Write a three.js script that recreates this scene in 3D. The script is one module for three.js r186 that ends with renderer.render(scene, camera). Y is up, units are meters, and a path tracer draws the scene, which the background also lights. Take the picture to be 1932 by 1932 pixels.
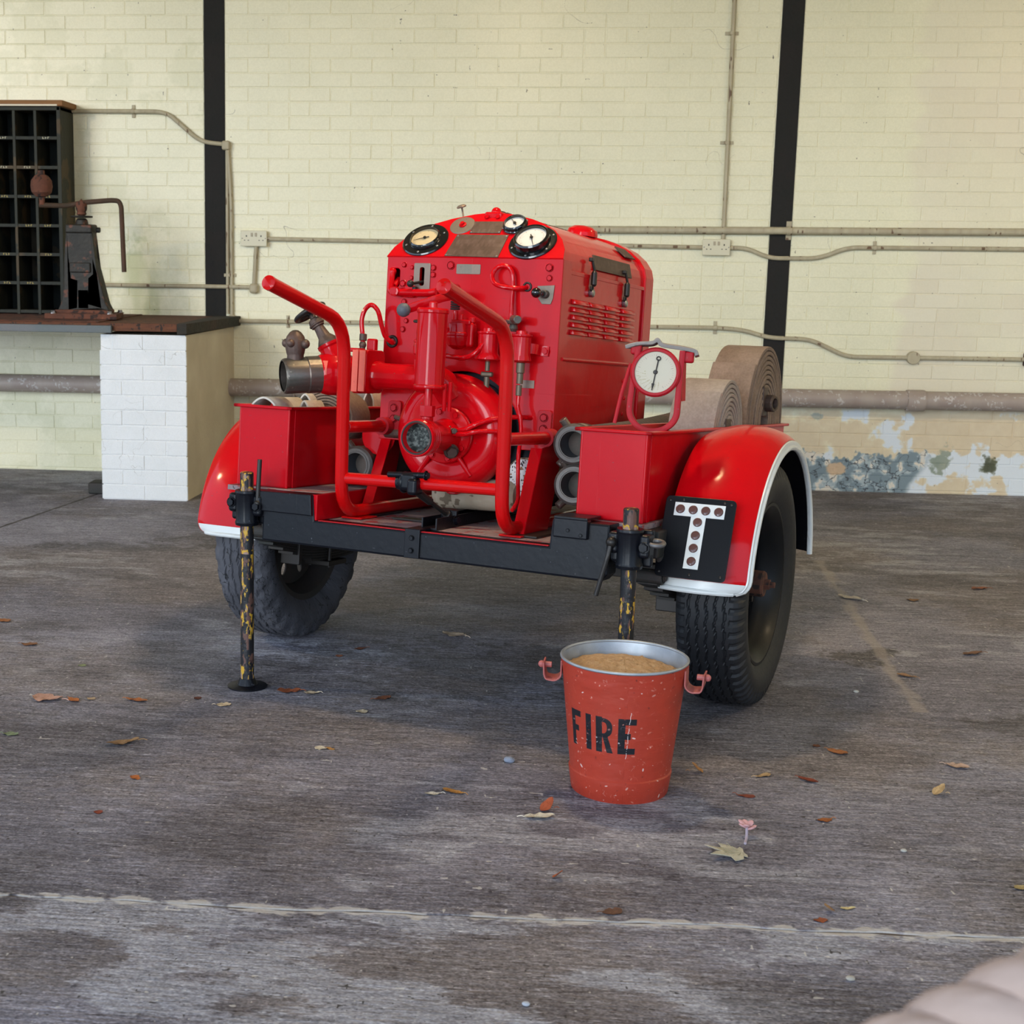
import * as THREE from 'three';
import { RoundedBoxGeometry } from 'three/addons/geometries/RoundedBoxGeometry.js';
import { mergeGeometries, toCreasedNormals } from 'three/addons/utils/BufferGeometryUtils.js';
import { RectAreaLightUniformsLib } from 'three/addons/lights/RectAreaLightUniformsLib.js';

// ───────────── camera, sky, lamps, exposure ─────────────
const scene = new THREE.Scene();
const R = Math.PI / 180;
const camera = new THREE.PerspectiveCamera(2 * Math.atan(966 / 2790) / R, 2576 / 1932, 0.05, 100);
camera.setViewOffset(2576, 1932, 598, 0, 1932, 1932);            // the photograph is cropped from the right part of a wider frame
camera.position.set(0, 1.26, 8.12);
camera.rotation.set(-10.08 * R, 5.68 * R, 0.68 * R, 'YXZ');
camera.focus = 4.1;
camera.userData.fStop = 7.5;
const renderer = new THREE.WebGLRenderer({ antialias: true });
renderer.toneMapping = THREE.LinearToneMapping;
renderer.toneMappingExposure = 0.96;
renderer.shadowMap.enabled = true;
scene.background = new THREE.Color().setRGB(1.3, 1.68, 2.25);     // open sky, comes in through the shed's open front and side
const sun = new THREE.DirectionalLight(new THREE.Color().setRGB(0.93, 1, 1.04), 1.8);   // low veiled sun from the left behind the camera, very soft
sun.position.set(-.405 * 20, .155 * 20, 4 + .9 * 20); sun.target.position.set(0, 0, 4); sun.castShadow = true; sun.shadow.radius = 52;
sun.shadow.mapSize.set(2048, 2048); Object.assign(sun.shadow.camera, { left: -7, right: 7, top: 6, bottom: -4, near: 1, far: 45 }); sun.name = 'veiled_sun';
scene.add(sun, sun.target);
const LAMP = { color: new THREE.Color().setRGB(1, 0.76, 0.46), power: 6.5, y: 2.74, z: 3.9, xs: [-3.95, 0.02, 3.9] };
RectAreaLightUniformsLib.init();

// ───────────── helpers ─────────────
let seed = 7;
const rnd = () => { seed = (seed * 1664525 + 1013904223) >>> 0; return seed / 4294967296; };
const rr = (a, b) => a + (b - a) * rnd();
const V = (x, y, z) => new THREE.Vector3(x, y, z);
const PERM = new Float32Array(65536); { let s = 99; for (let i = 0; i < 65536; i++) { s = (s * 1664525 + 1013904223) >>> 0; PERM[i] = s / 4294967296; } }
const hsh = (x, y) => PERM[((x & 255) << 8 | (y & 255)) ^ (((x >> 8) * 7919 + (y >> 8) * 104729) & 65535)];
function vn(x, y) {
  const xi = Math.floor(x), yi = Math.floor(y); let fx = x - xi, fy = y - yi; fx = fx * fx * (3 - 2 * fx); fy = fy * fy * (3 - 2 * fy);
  const a = hsh(xi, yi), b = hsh(xi + 1, yi), c = hsh(xi, yi + 1), d = hsh(xi + 1, yi + 1);
  return a + (b - a) * fx + (c - a) * fy + (a - b - c + d) * fx * fy;
}
const fbm = (x, y, o = 4) => { let s = 0, a = .5, t = 0; for (let i = 0; i < o; i++) { s += a * vn(x, y); t += a; x = x * 2.03 + 17.3; y = y * 2.03 + 5.1; a *= .5; } return s / t; };
const ss = (a, b, x) => { x = Math.min(1, Math.max(0, (x - a) / (b - a))); return x * x * (3 - 2 * x); };
const mix = (a, b, t) => a + (b - a) * t;
const mix3 = (a, b, t) => [mix(a[0], b[0], t), mix(a[1], b[1], t), mix(a[2], b[2], t)];
function tex(w, h, f, srgb = true, rep) {                        // f(u, v) -> [r, g, b] 0..255
  const d = new Uint8Array(w * h * 4);
  for (let j = 0, o = 0; j < h; j++) for (let i = 0; i < w; i++, o += 4) {
    const c = f((i + .5) / w, (j + .5) / h); d[o] = c[0] < 0 ? 0 : c[0] > 255 ? 255 : c[0]; d[o + 1] = c[1] < 0 ? 0 : c[1] > 255 ? 255 : c[1]; d[o + 2] = c[2] < 0 ? 0 : c[2] > 255 ? 255 : c[2]; d[o + 3] = 255;
  }
  const t = new THREE.DataTexture(d, w, h); t.magFilter = THREE.LinearFilter; t.wrapS = t.wrapT = THREE.RepeatWrapping; if (srgb) t.colorSpace = THREE.SRGBColorSpace; if (rep) t.repeat.set(rep[0], rep[1]); t.needsUpdate = true; return t;
}
function canvasTex(w, h, draw) {
  const c = document.createElement('canvas'); c.width = w; c.height = h; draw(c.getContext('2d'), w, h);
  const t = new THREE.CanvasTexture(c); t.colorSpace = THREE.SRGBColorSpace; t.magFilter = THREE.LinearFilter; return t;
}
const std = (color, roughness, metalness = 0, more = {}) => new THREE.MeshStandardMaterial({ color, roughness, metalness, ...more });
const phy = (color, roughness, more = {}) => new THREE.MeshPhysicalMaterial({ color, roughness, ...more });

// geometry: everything ends up with position, normal, uv
function boxUV(g, k = 1) {
  const p = g.attributes.position, n = g.attributes.normal, uv = new Float32Array(p.count * 2);
  const tri = !g.index;
  for (let i = 0; i < p.count; i++) {
    const j = tri ? i - i % 3 : i, m = (f) => tri ? Math.abs(n[f](j) + n[f](j + 1) + n[f](j + 2)) : Math.abs(n[f](i)), ax = m('getX'), ay = m('getY'), az = m('getZ');
    if (ax >= ay && ax >= az) { uv[2 * i] = p.getZ(i) * k; uv[2 * i + 1] = p.getY(i) * k; } else if (ay >= az) { uv[2 * i] = p.getX(i) * k; uv[2 * i + 1] = p.getZ(i) * k; } else { uv[2 * i] = p.getX(i) * k; uv[2 * i + 1] = p.getY(i) * k; }
  }
  g.setAttribute('uv', new THREE.BufferAttribute(uv, 2)); return g;
}
function mg(...list) {
  const gs = list.flat(9).filter(Boolean).map((g) => { const h = g.index ? g.toNonIndexed() : g; for (const k of Object.keys(h.attributes)) if (!['position', 'normal', 'uv'].includes(k)) h.deleteAttribute(k); if (!h.attributes.uv) boxUV(h); return h; });
  return gs.length === 1 ? gs[0] : mergeGeometries(gs);
}
const rbox = (cx, cy, cz, w, h, d, r = .004, s = 2) => { const m = Math.min(w, h, d) / 2 * .98; return new RoundedBoxGeometry(w, h, d, s, Math.min(r, m)).translate(cx, cy, cz); };
const box = (x0, x1, y0, y1, z0, z1, r) => r ? rbox((x0 + x1) / 2, (y0 + y1) / 2, (z0 + z1) / 2, x1 - x0, y1 - y0, z1 - z0, r) : new THREE.BoxGeometry(x1 - x0, y1 - y0, z1 - z0).translate((x0 + x1) / 2, (y0 + y1) / 2, (z0 + z1) / 2);
const creased = (g, a = 35) => toCreasedNormals(g, a * R);
function alongTo(g, from, dir) { const q = new THREE.Quaternion().setFromUnitVectors(V(0, 1, 0), dir.clone().normalize()); return g.applyQuaternion(q).translate(from.x, from.y, from.z); }
// lathe: profile [[r, h], ...] revolved about an axis through `o` pointing along `dir`
function lathe(prof, o = V(0, 0, 0), dir = V(0, 1, 0), seg = 32, crease = 30) {
  const g = new THREE.LatheGeometry(prof.map(([r, h]) => new THREE.Vector2(Math.max(r, 1e-5), h)), seg);
  return alongTo(creased(g, crease), o, dir);
}
const rod = (a, b, r, r2 = r, seg = 18, ch = .12) => { const L = a.distanceTo(b), c = Math.min(r, r2) * ch; return lathe([[0, 0], [r - c, 0], [r, c], [r2, L - c], [r2 - c, L], [0, L]], a, b.clone().sub(a), seg); };
const ball = (p, r, s = 20) => new THREE.SphereGeometry(r, s, Math.ceil(s * .7)).translate(p.x, p.y, p.z);
const torus = (p, dir, Rr, r, s = 32, t = 10) => { const g = new THREE.TorusGeometry(Rr, r, t, s); g.rotateX(Math.PI / 2); return alongTo(g, p, dir); };
const bolt = (p, dir, r = .008, h = .006) => mg(lathe([[0, 0], [r * 1.35, 0], [r * 1.35, h * .22], [r * 1.3, h * .3]], p, dir, 14), alongTo(creased(new THREE.CylinderGeometry(r * .93, r, h, 6).translate(0, h / 2, 0), 20), p, dir));
const rivet = (p, dir, r = .006) => alongTo(new THREE.SphereGeometry(r, 10, 4, 0, 6.2832, 0, 1.5708).scale(1, .6, 1), p, dir);
// swept pipe through a polyline with rounded corners
function pathOf(pts, fil = .03, n = 6) {
  const out = [pts[0]];
  for (let i = 1; i < pts.length - 1; i++) {
    const p = pts[i], a = pts[i - 1].clone().sub(p), b = pts[i + 1].clone().sub(p), la = a.length(), lb = b.length(); a.normalize(); b.normalize();
    const f = Math.min(fil, la * .48, lb * .48), A = p.clone().addScaledVector(a, f), B = p.clone().addScaledVector(b, f);
    for (let k = 0; k <= n; k++) { const t = k / n; out.push(A.clone().multiplyScalar((1 - t) * (1 - t)).addScaledVector(p, 2 * t * (1 - t)).addScaledVector(B, t * t)); }
  }
  out.push(pts[pts.length - 1]); return out;
}
function sweep(path, ring, closedRing = true, caps = true, up0, upFn) {  // ring: [[a, b], ...] in the plane across the path (or a function of i, t)
  const n = path.length, pos = [], idx = [], uv = []; let T = path[1].clone().sub(path[0]).normalize();
  let U = up0 ? up0.clone() : Math.abs(T.y) < .9 ? V(0, 1, 0) : V(1, 0, 0); U.addScaledVector(T, -U.dot(T)).normalize();
  let rl = 0, L = 0;
  for (let i = 0; i < n; i++) {
    const t = (i < n - 1 ? path[i + 1].clone().sub(path[i]).normalize() : T.clone()); if (i > 0 && i < n - 1) t.add(path[i].clone().sub(path[i - 1]).normalize()).normalize();
    if (upFn) U.copy(upFn(i)); U.addScaledVector(t, -U.dot(t)).normalize(); T = t; const W = V(0, 0, 0).crossVectors(T, U);
    if (i) L += path[i].distanceTo(path[i - 1]);
    const rg = typeof ring === 'function' ? ring(i, i / (n - 1)) : ring; rl = rg.length; let c = 0;
    for (let k = 0; k < rl; k++) { const [a, b] = rg[k]; pos.push(path[i].x + U.x * a + W.x * b, path[i].y + U.y * a + W.y * b, path[i].z + U.z * a + W.z * b); uv.push(L, c); const nx = rg[(k + 1) % rl]; c += Math.hypot(nx[0] - a, nx[1] - b); }
  }
  const kk = closedRing ? rl : rl - 1;
  for (let i = 0; i < n - 1; i++) for (let k = 0; k < kk; k++) { const a = i * rl + k, b = i * rl + (k + 1) % rl, c = a + rl, d = b + rl; idx.push(a, b, c, b, d, c); }
  if (caps && closedRing) for (const [s, flip] of [[0, 0], [(n - 1) * rl, 1]]) for (let k = 1; k < rl - 1; k++) flip ? idx.push(s, s + k, s + k + 1) : idx.push(s, s + k + 1, s + k);
  const g = new THREE.BufferGeometry(); g.setAttribute('position', new THREE.Float32BufferAttribute(pos, 3)); g.setAttribute('uv', new THREE.Float32BufferAttribute(uv, 2)); g.setIndex(idx);
  return toCreasedNormals(g, 40 * R);
}
const circ = (r, s = 14, k = 1) => Array.from({ length: s }, (_, i) => [Math.cos(i / s * 6.28319) * r, Math.sin(i / s * 6.28319) * r * k]);
const pipe = (pts, r, fil = .03, s = 14) => sweep(pathOf(pts, fil), circ(r, s));
const spline = (pts, n = 40) => new THREE.CatmullRomCurve3(pts).getPoints(n);
const wire = (pts, r, n = 40, s = 12) => sweep(spline(pts, n), circ(r, s));
function shapeOf(pts, holes = []) { const s = new THREE.Shape(pts.map(([x, y]) => new THREE.Vector2(x, y))); for (const h of holes) s.holes.push(new THREE.Path(h.map(([x, y]) => new THREE.Vector2(x, y)))); return s; }
function slab(pts, depth, bevel = .0015, holes = [], z0 = 0) {    // outline in x-y, from z0 to z0 + depth
  const b = Math.min(bevel, depth * .45), g = new THREE.ExtrudeGeometry(shapeOf(pts, holes), b ? { depth: depth - 2 * b, bevelEnabled: true, bevelThickness: b, bevelSize: b, bevelOffset: -b, bevelSegments: 2, steps: 1, curveSegments: 8 } : { depth, bevelEnabled: false, steps: 1 });
  return g.translate(0, 0, z0 + (b || 0));
}
const rect = (x0, x1, y0, y1, r = 0, n = 4) => { if (!r) return [[x0, y0], [x1, y0], [x1, y1], [x0, y1]]; const o = []; for (const [cx, cy, a] of [[x1 - r, y0 + r, -90], [x1 - r, y1 - r, 0], [x0 + r, y1 - r, 90], [x0 + r, y0 + r, 180]]) for (let i = 0; i <= n; i++) o.push([cx + r * Math.cos((a + 90 * i / n) * R), cy + r * Math.sin((a + 90 * i / n) * R)]); return o; };
const disc = (cx, cy, r, n = 40, a0 = 0, a1 = 360) => Array.from({ length: n }, (_, i) => { const a = (a0 + (a1 - a0) * i / (a1 - a0 === 360 ? n : n - 1)) * R; return [cx + r * Math.cos(a), cy + r * Math.sin(a)]; });
const basis = (X, Y, Z, O) => new THREE.Matrix4().makeBasis(X, Y, Z).setPosition(O);

// objects
const taken = new Map(), bases = new Map();
const numbered = (n) => { const k = taken.get(n) ?? 0; taken.set(n, k + 1); return k ? n + '_' + String(k).padStart(3, '0') : n; };
function thing(name, label, category, base = [0, 0, 0], group, turn) {
  const o = new THREE.Group(); o.name = numbered(name); o.position.set(...base); o.userData = { label, category }; if (group) o.userData.group = group;
  if (turn !== undefined) o.rotation.y = turn; else bases.set(o, base.slice());
  scene.add(o); return o;
}
function mesh(parent, name, geo, mat, label) {
  const m = new THREE.Mesh(geo, mat); m.name = name; m.castShadow = m.receiveShadow = true; if (label) m.userData.label = label; parent.add(m); return m;
}
const rootOf = (o) => { while (o.parent && o.parent !== scene) o = o.parent; return o; };
function part(parent, name, geo, mat, label, keepUV) {            // geometry in the thing's frame of measurement; shifted to the thing's base
  const g = mg(geo), b = bases.get(rootOf(parent)); if (!keepUV) boxUV(g); if (b) g.translate(-b[0], -b[1], -b[2]);
  return mesh(parent, name, g, mat, label);
}
const parts = (parent, name, list, mat, label) => list.forEach((g) => part(parent, name, g, mat, label));
function struct(name, geo, mat, keepUV) { const g = mg(geo); if (!keepUV) boxUV(g); const m = mesh(scene, name, g, mat); m.userData.kind = 'structure'; return m; }
// the trailer's own frame: origin at the middle of the axle, x to its right, y up, z to its rear; tail raised on its props
const TR = { M: V(-.059, .345, 3.65), q: new THREE.Quaternion().setFromEuler(new THREE.Euler(-4.8 * R, -22.13 * R, 0, 'YXZ')) };
function tThing(name, label, category, base, group) {
  const o = thing(name, label, category, base, group); o.quaternion.copy(TR.q); o.position.copy(V(...base).applyQuaternion(TR.q).add(TR.M)); return o;
}
const UPW = V(0, 1, 0).applyQuaternion(TR.q.clone().invert());    // the plumb line in the trailer's frame

// ───────────── materials ─────────────
const paintTex = (r, g, b, chip, seedx, amt = 9) => tex(512, 512, (u, v) => {
  const x = u * 8, y = v * 8, n = (fbm(x * 1.3 + seedx, y * 1.3, 4) - .5) * amt * 2, f = (vn(x * 40 + seedx, y * 40) - .5) * amt * .6;
  let c = [r + n + f, g + n * .35 + f * .4, b + n * .35 + f * .4];
  const k = vn(x * 14 + seedx, y * 14 + 9) * vn(x * 55, y * 55 + seedx); if (chip && k > .78) c = mix3(c, chip, ss(.78, .82, k));
  const s = vn(x * 1.1 + seedx + 40, y * 22) * vn(x * 7, y * 90 + seedx); if (chip && s > .83) c = mix3(c, chip, ss(.83, .9, s) * .5);
  return c;
});
const bumpFine = tex(512, 512, (u, v) => { const n = fbm(u * 24, v * 24, 4) * 255; return [n, n, n]; }, false, [3, 3]);
const bumpSoft = tex(512, 512, (u, v) => { const n = fbm(u * 8, v * 8, 3) * 255; return [n, n, n]; }, false, [2, 2]);
const red = phy('#ffffff', .3, { map: paintTex(194, 6, 18, [140, 70, 62], 3, 5), clearcoat: .45, clearcoatRoughness: .1, specularIntensity: .1, bumpMap: bumpSoft, bumpScale: .0012 });
const redBox = phy('#ffffff', .34, { map: paintTex(192, 6, 22, [150, 80, 76], 31, 5), clearcoat: .22, clearcoatRoughness: .16, specularIntensity: .12, bumpMap: bumpSoft, bumpScale: .0012 });
const redBar = phy('#ffffff', .3, { map: paintTex(200, 14, 16, [140, 70, 54], 57, 7), clearcoat: .4, clearcoatRoughness: .12, specularIntensity: .12 });
const redDull = phy('#ffffff', .55, { specularIntensity: .5, map: paintTex(174, 24, 36, [140, 104, 100], 77, 12) });
const orange = std('#d9553f', .6, 0, { map: paintTex(232, 100, 78, [190, 60, 50], 90, 12) });
orange.color.set('#ffffff');
const black = phy('#ffffff', .42, { specularIntensity: .35, map: paintTex(13, 15, 22, [110, 110, 115], 11, 5), clearcoat: .2, clearcoatRoughness: .3, bumpMap: bumpFine, bumpScale: .0005 });
const blackGloss = phy('#0c0c0e', .18, { clearcoat: .6, clearcoatRoughness: .1 });
const wornBlack = phy('#ffffff', .5, { map: tex(1024, 1024, (u, v) => {            // yellow and rust under flaking black
  const x = u * 150, y = v * 110, n = fbm(x * .6, y * .3, 4), m = fbm(x * .7 + 50, y * .4 + 3, 4);
  let c = [22, 22, 26]; if (n > .55) c = mix3(c, [96, 66, 56], ss(.55, .6, n)); if (m > .56 && n > .4) c = mix3(c, [196, 152, 42], ss(.56, .6, m)); if (m > .7) c = mix3(c, [150, 120, 110], ss(.7, .74, m)); return c;
}), bumpMap: bumpFine, bumpScale: .0015 });
const darkFrame = std('#1a1917', .7, 0, { map: paintTex(46, 42, 38, [90, 70, 55], 21, 16) }); darkFrame.color.set('#ffffff');
const deckMat = std('#ffffff', .85, 0, { map: tex(1024, 1024, (u, v) => { const x = u * 30, y = v * 30, n = fbm(x, y, 4), d = vn(x * 6, y * 6); let c = mix3([158, 140, 142], [122, 104, 106], n); if (n > .62) c = mix3(c, [150, 48, 52], ss(.62, .7, n)); if (d > .93) c = [70, 58, 56]; return c; }), bumpMap: bumpFine, bumpScale: .0012 });
const rubber = std('#ffffff', .62, 0, { map: paintTex(27, 28, 31, [70, 68, 66], 41, 5), bumpMap: bumpFine, bumpScale: .0008 });
const rubberOld = std('#ffffff', .75, 0, { map: tex(1024, 1024, (u, v) => { const x = u * 20, y = v * 20, n = fbm(x, y, 5), c = Math.abs(fbm(x * 1.4 + 9, y * 1.4, 4) - .5); let k = mix3([58, 58, 63], [92, 92, 98], n); if (c < .012) k = mix3(k, [20, 20, 22], .8); return k; }), bumpMap: bumpFine, bumpScale: .002 });
const white = phy('#d9dbd8', .35, { clearcoat: .3, clearcoatRoughness: .2, bumpMap: bumpSoft, bumpScale: .0012 });
const gun = std('#ffffff', .42, .75, { map: paintTex(112, 102, 94, [150, 140, 128], 15, 18), bumpMap: bumpFine, bumpScale: .0006 });
const alu = std('#56524f', .5, .6, { bumpMap: bumpFine, bumpScale: .0005 });
const steel = std('#8c8c8e', .35, .9);
const brass = std('#6b6152', .5, .6, { bumpMap: bumpFine, bumpScale: .0005 });
const bronze = std('#ffffff', .55, .5, { map: paintTex(92, 76, 68, [120, 105, 95], 63, 16), bumpMap: bumpFine, bumpScale: .001 });
const darkMetal = std('#34312f', .45, .6);
const plateBrown = std('#ffffff', .55, .35, { map: tex(512, 512, (u, v) => { const n = fbm(u * 60, v * 60, 3) * 30 - 15, t = (Math.floor(v * 90) % 3 === 0 ? 0 : (vn(u * 160, Math.floor(v * 90)) > .55 ? 9 : 0)); return [84 + n + t, 66 + n + t, 58 + n + t]; }) });
const plateGrey = std('#ffffff', .5, .4, { map: paintTex(126, 112, 100, [90, 75, 65], 44, 16) });
const rust = std('#ffffff', .9, 0, { map: tex(512, 512, (u, v) => { const n = fbm(u * 16, v * 16, 5), m = fbm(u * 40 + 7, v * 40, 3); return mix3(mix3([74, 46, 36], [122, 72, 52], n), [48, 34, 30], ss(.55, .7, m)); }), bumpMap: bumpFine, bumpScale: .002 });
const iron = std('#ffffff', .6, .3, { map: tex(512, 512, (u, v) => { const n = fbm(u * 16, v * 16, 5), m = fbm(u * 30 + 7, v * 30, 3); return mix3(mix3([30, 29, 26], [52, 48, 42], n), [92, 56, 42], ss(.6, .75, m)); }), bumpMap: bumpFine, bumpScale: .0015 });
const canvas = (r, g, b, s) => std('#ffffff', .95, 0, { map: tex(512, 512, (u, v) => { const n = (fbm(u * 10 + s, v * 10, 4) - .5) * 34, w = (vn(u * 240, v * 240) - .5) * 14 + (vn(u * 90, v * 90) - .5) * 8; return [r + n + w, g + n + w, b + n + w]; }), bumpMap: bumpFine, bumpScale: .0012 });
const hoseGrey = canvas(158, 148, 140, 2), hoseTan = canvas(132, 114, 100, 8), hoseWhite = canvas(204, 196, 182, 5);
const hoseRib = std('#ffffff', .9, 0, { map: paintTex(88, 80, 74, [120, 110, 100], 5, 18) });
const silencerMat = std('#ffffff', .85, 0, { map: tex(512, 512, (u, v) => { const n = fbm(u * 14, v * 14, 4), m = vn(u * 60, v * 60); let c = mix3([178, 166, 146], [138, 122, 100], n); if (m > .82) c = [104, 90, 72]; return c; }), bumpMap: bumpFine, bumpScale: .002 });
const speckled = std('#ffffff', .8, 0, { map: tex(512, 512, (u, v) => { const m = vn(u * 110, v * 110 + 4), n = vn(u * 40 + 9, v * 70); let c = [216, 214, 212]; if (m > .7) c = mix3(c, [52, 46, 48], ss(.7, .78, m)); if (n > .86) c = [140, 100, 70]; return c; }, true, [2.4, 2.4]) });
const glassy = new THREE.MeshPhysicalMaterial({ color: '#ffffff', roughness: .02, transmission: 1, thickness: 0, ior: 1.45 });
const blueCap = phy('#1d2fa8', .35, { clearcoat: .4 });
const conduitMat = std('#ffffff', .6, 0, { map: tex(1024, 256, (u, v) => { const n = fbm(u * 40, v * 10, 4), k = vn(u * 90, v * 24); let c = mix3([186, 178, 150], [158, 146, 122], n); if (k > .84) c = mix3(c, [104, 82, 62], ss(.84, .9, k)); return c; }) });
const bigPipeMat = std('#ffffff', .55, 0, { map: tex(1024, 512, (u, v) => { const n = fbm(u * 14, v * 8, 5), k = fbm(u * 30 + 4, v * 30, 4); let c = mix3([170, 158, 146], [146, 130, 122], n); const k2 = fbm(u * 120, v * 120, 3); if (k > .6 && k2 > .5) c = mix3(c, [206, 204, 202], ss(.5, .6, k2) * .6); return c; }) });
const cream = std('#cfc9ae', .4);

// ───────────── the shed: walls of painted brick, posts, floor slabs, ceiling ─────────────
const POST = [[-1.711, -1.597], [1.318, 1.43]];
const BAYS = [
  { name: 'wall_back_left', x0: -4.9, x1: POST[0][0], v0: -3.1, v1: POST[0][0], hid: () => false },
  { name: 'wall_back_middle', x0: POST[0][1], x1: POST[1][0], v0: POST[0][1], v1: POST[1][0], hid: (x, y) => (y < 1.2 && x > -.75 && x < .85) || (y < .75 && x > -1.3) || (y < .9 && x > -1.1) },
  { name: 'wall_back_right', x0: POST[1][1], x1: 4.9, v0: POST[1][1], v1: 2.95, hid: () => false },
];
const WH = 2.7, PITCH = .0748, BL = .2225;
const blob = (x, y, cx, cy, rx, ry, s, w = .5) => { const d = Math.hypot((x - cx) / rx, (y - cy) / ry) + (fbm(x * 9 + s, y * 9, 4) - .5) * w * 2 + (fbm(x * 46 + s, y * 46, 3) - .5) * w; return 1 - ss(.74, 1.08, d); };
function wallColor(x, y) {
  let c = [226, 221, 190];
  const big = fbm(x * 1.1 + 5, y * 1.1 + 2, 4) - .5, mid = fbm(x * 5 + 9, y * 5, 4) - .5, fine = vn(x * 160, y * 160) - .5, grain = vn(x * 420, y * 420) - .5;
  c = [c[0] + big * 16 + mid * 10 + fine * 7 + grain * 6, c[1] + big * 14 + mid * 9 + fine * 7 + grain * 6, c[2] + big * 12 + mid * 9 + fine * 8 + grain * 6];
  // older, pinker paint beyond the straight edge in the right bay, patchy brick by brick
  const edge = 2.02 + (vn(y * 13, 3) - .5) * .12;
  if (x > edge - .4) {
    const row = Math.floor((y - .017) / PITCH), col = Math.floor((x + 1.023 + (row & 1 ? 0 : BL / 2)) / BL), t = hsh(row + 40, col + 90);
    const k = ss(edge - .02, edge + .05, x) * (.55 + .45 * ss(.35, .65, fbm(x * 2 + 3, y * 2, 3)));
    c = mix3(c, mix3([220, 210, 190], [213, 201, 180], t), k * .6);
  }
  // bare, damp and repainted patches under the big pipe
  if (y < .47 && x > 1.2) {
    const g = fbm(x * 6 + 2, y * 6, 4) + (fbm(x * 40, y * 40 + 3, 3) - .5) * .22, e = ss(.46, .42, y + (fbm(x * 12, y * 12 + 4, 3) - .5) * .05);
    c = mix3(c, mix3([214, 196, 164], [200, 178, 146], fbm(x * 30 + 5, y * 30, 4)), e * .75 * ss(.34, .56, g + (x - 1.9) * .16));
    if (g < .48) c = mix3(c, [214, 220, 224], e * ss(.48, .4, g));
    const blue = ss(.205, .185, y + (fbm(x * 14, y * 14 + 6, 4) - .5) * .1 + (fbm(x * 50, y * 50, 3) - .5) * .06) * ss(2.2, 2.14, x + (y - .1) * -.55 + (fbm(x * 20, y * 20, 3) - .5) * .06);
    const br = fbm(x * 26, y * 26, 5), cr = Math.abs(fbm(x * 22 + 8, y * 22, 4) - .5);
    let bc = mix3([120, 136, 142], [168, 180, 182], ss(.42, .62, br)); if (br > .62) bc = mix3(bc, [214, 206, 190], ss(.62, .68, br)); if (cr < .02) bc = mix3(bc, [58, 60, 64], .75);
    c = mix3(c, bc, blue);
    c = mix3(c, [206, 174, 138], blob(x, y, 1.74, .12, .05, .035, 4) * .9);
    c = mix3(c, mix3([120, 134, 118], [158, 160, 140], br), blob(x, y, 2.27, .17, .06, .075, 9, .9) * .9);
    c = mix3(c, mix3([46, 50, 34], [92, 92, 64], br), blob(x, y, 2.54, .145, .062, .07, 15, .7) * .92);
    c = mix3(c, [150, 158, 150], blob(x, y, 1.62, .40, .05, .03, 21, .8) * .7);
  }
  // green damp stains beside the bench
  if (x < -1.7) {
    const st = fbm(x * 8, y * 2.4 + 3, 4);
    c = mix3(c, [176, 180, 128], blob(x, y, -2.12, 1.08, .2, .25, 31, .5) * .55 * ss(.3, .6, st));
    c = mix3(c, [178, 178, 136], ss(.5, .62, fbm(x * 5 + 40, y * 5, 5) + (vn(x * 60, y * 60) - .5) * .08) * .18);
  }
  // hairline cracks, nail holes and scuffs
  if (vn(x * 46 + 3, y * 46) > .975 && vn(x * 200, y * 200) > .6) c = mix3(c, [92, 84, 70], .8);
  const cr2 = Math.abs(fbm(x * 2.3 + 60, y * 2.3, 4) - .5); if (cr2 < .0008 && fbm(x * 3, y * 3 + 30, 2) > .74) c = mix3(c, [140, 132, 108], .7);
  return c;
}
const bumpPaint = tex(512, 512, (u, v) => { const n = (fbm(u * 40, v * 40, 3) * .6 + fbm(u * 9, v * 9, 3) * .4) * 255; return [n, n, n]; }, false, [6, 5]);
function brickGeo(x0, x1, y0, y1, bay) {                           // a painted brick: front face, softened arrises, sides
  const j = () => (rnd() - .5) * .002, f = rr(-.001, .0012), b = .0026, zb = -.012, P = [];
  const o = [[x0 + j(), y0 + j()], [x1 + j(), y0 + j()], [x1 + j(), y1 + j()], [x0 + j(), y1 + j()]], tilt = [j() * .4, j() * .4, j() * .4, j() * .4];
  const A = o.map(([x, y]) => [x, y, zb]), B = o.map(([x, y], i) => [x, y, f - b * .8 + tilt[i]]), m = [[1, 1], [-1, 1], [-1, -1], [1, -1]], F = o.map(([x, y], i) => [x + m[i][0] * b, y + m[i][1] * b, f + tilt[i]]);
  const q = (a, b2, c, d) => P.push(...a, ...b2, ...c, ...a, ...c, ...d);
  q(...F); for (let i = 0; i < 4; i++) { const n = (i + 1) % 4; q(B[i], B[n], F[n], F[i]); q(A[i], A[n], B[n], B[i]); }
  const g = new THREE.BufferGeometry(); g.setAttribute('position', new THREE.Float32BufferAttribute(P, 3)); g.computeVertexNormals();
  const uv = new Float32Array(P.length / 3 * 2); for (let i = 0; i < uv.length / 2; i++) { uv[2 * i] = (P[3 * i] - bay.v0) / (bay.v1 - bay.v0); uv[2 * i + 1] = P[3 * i + 1] / WH; }
  g.setAttribute('uv', new THREE.BufferAttribute(uv, 2)); return g;
}
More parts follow.
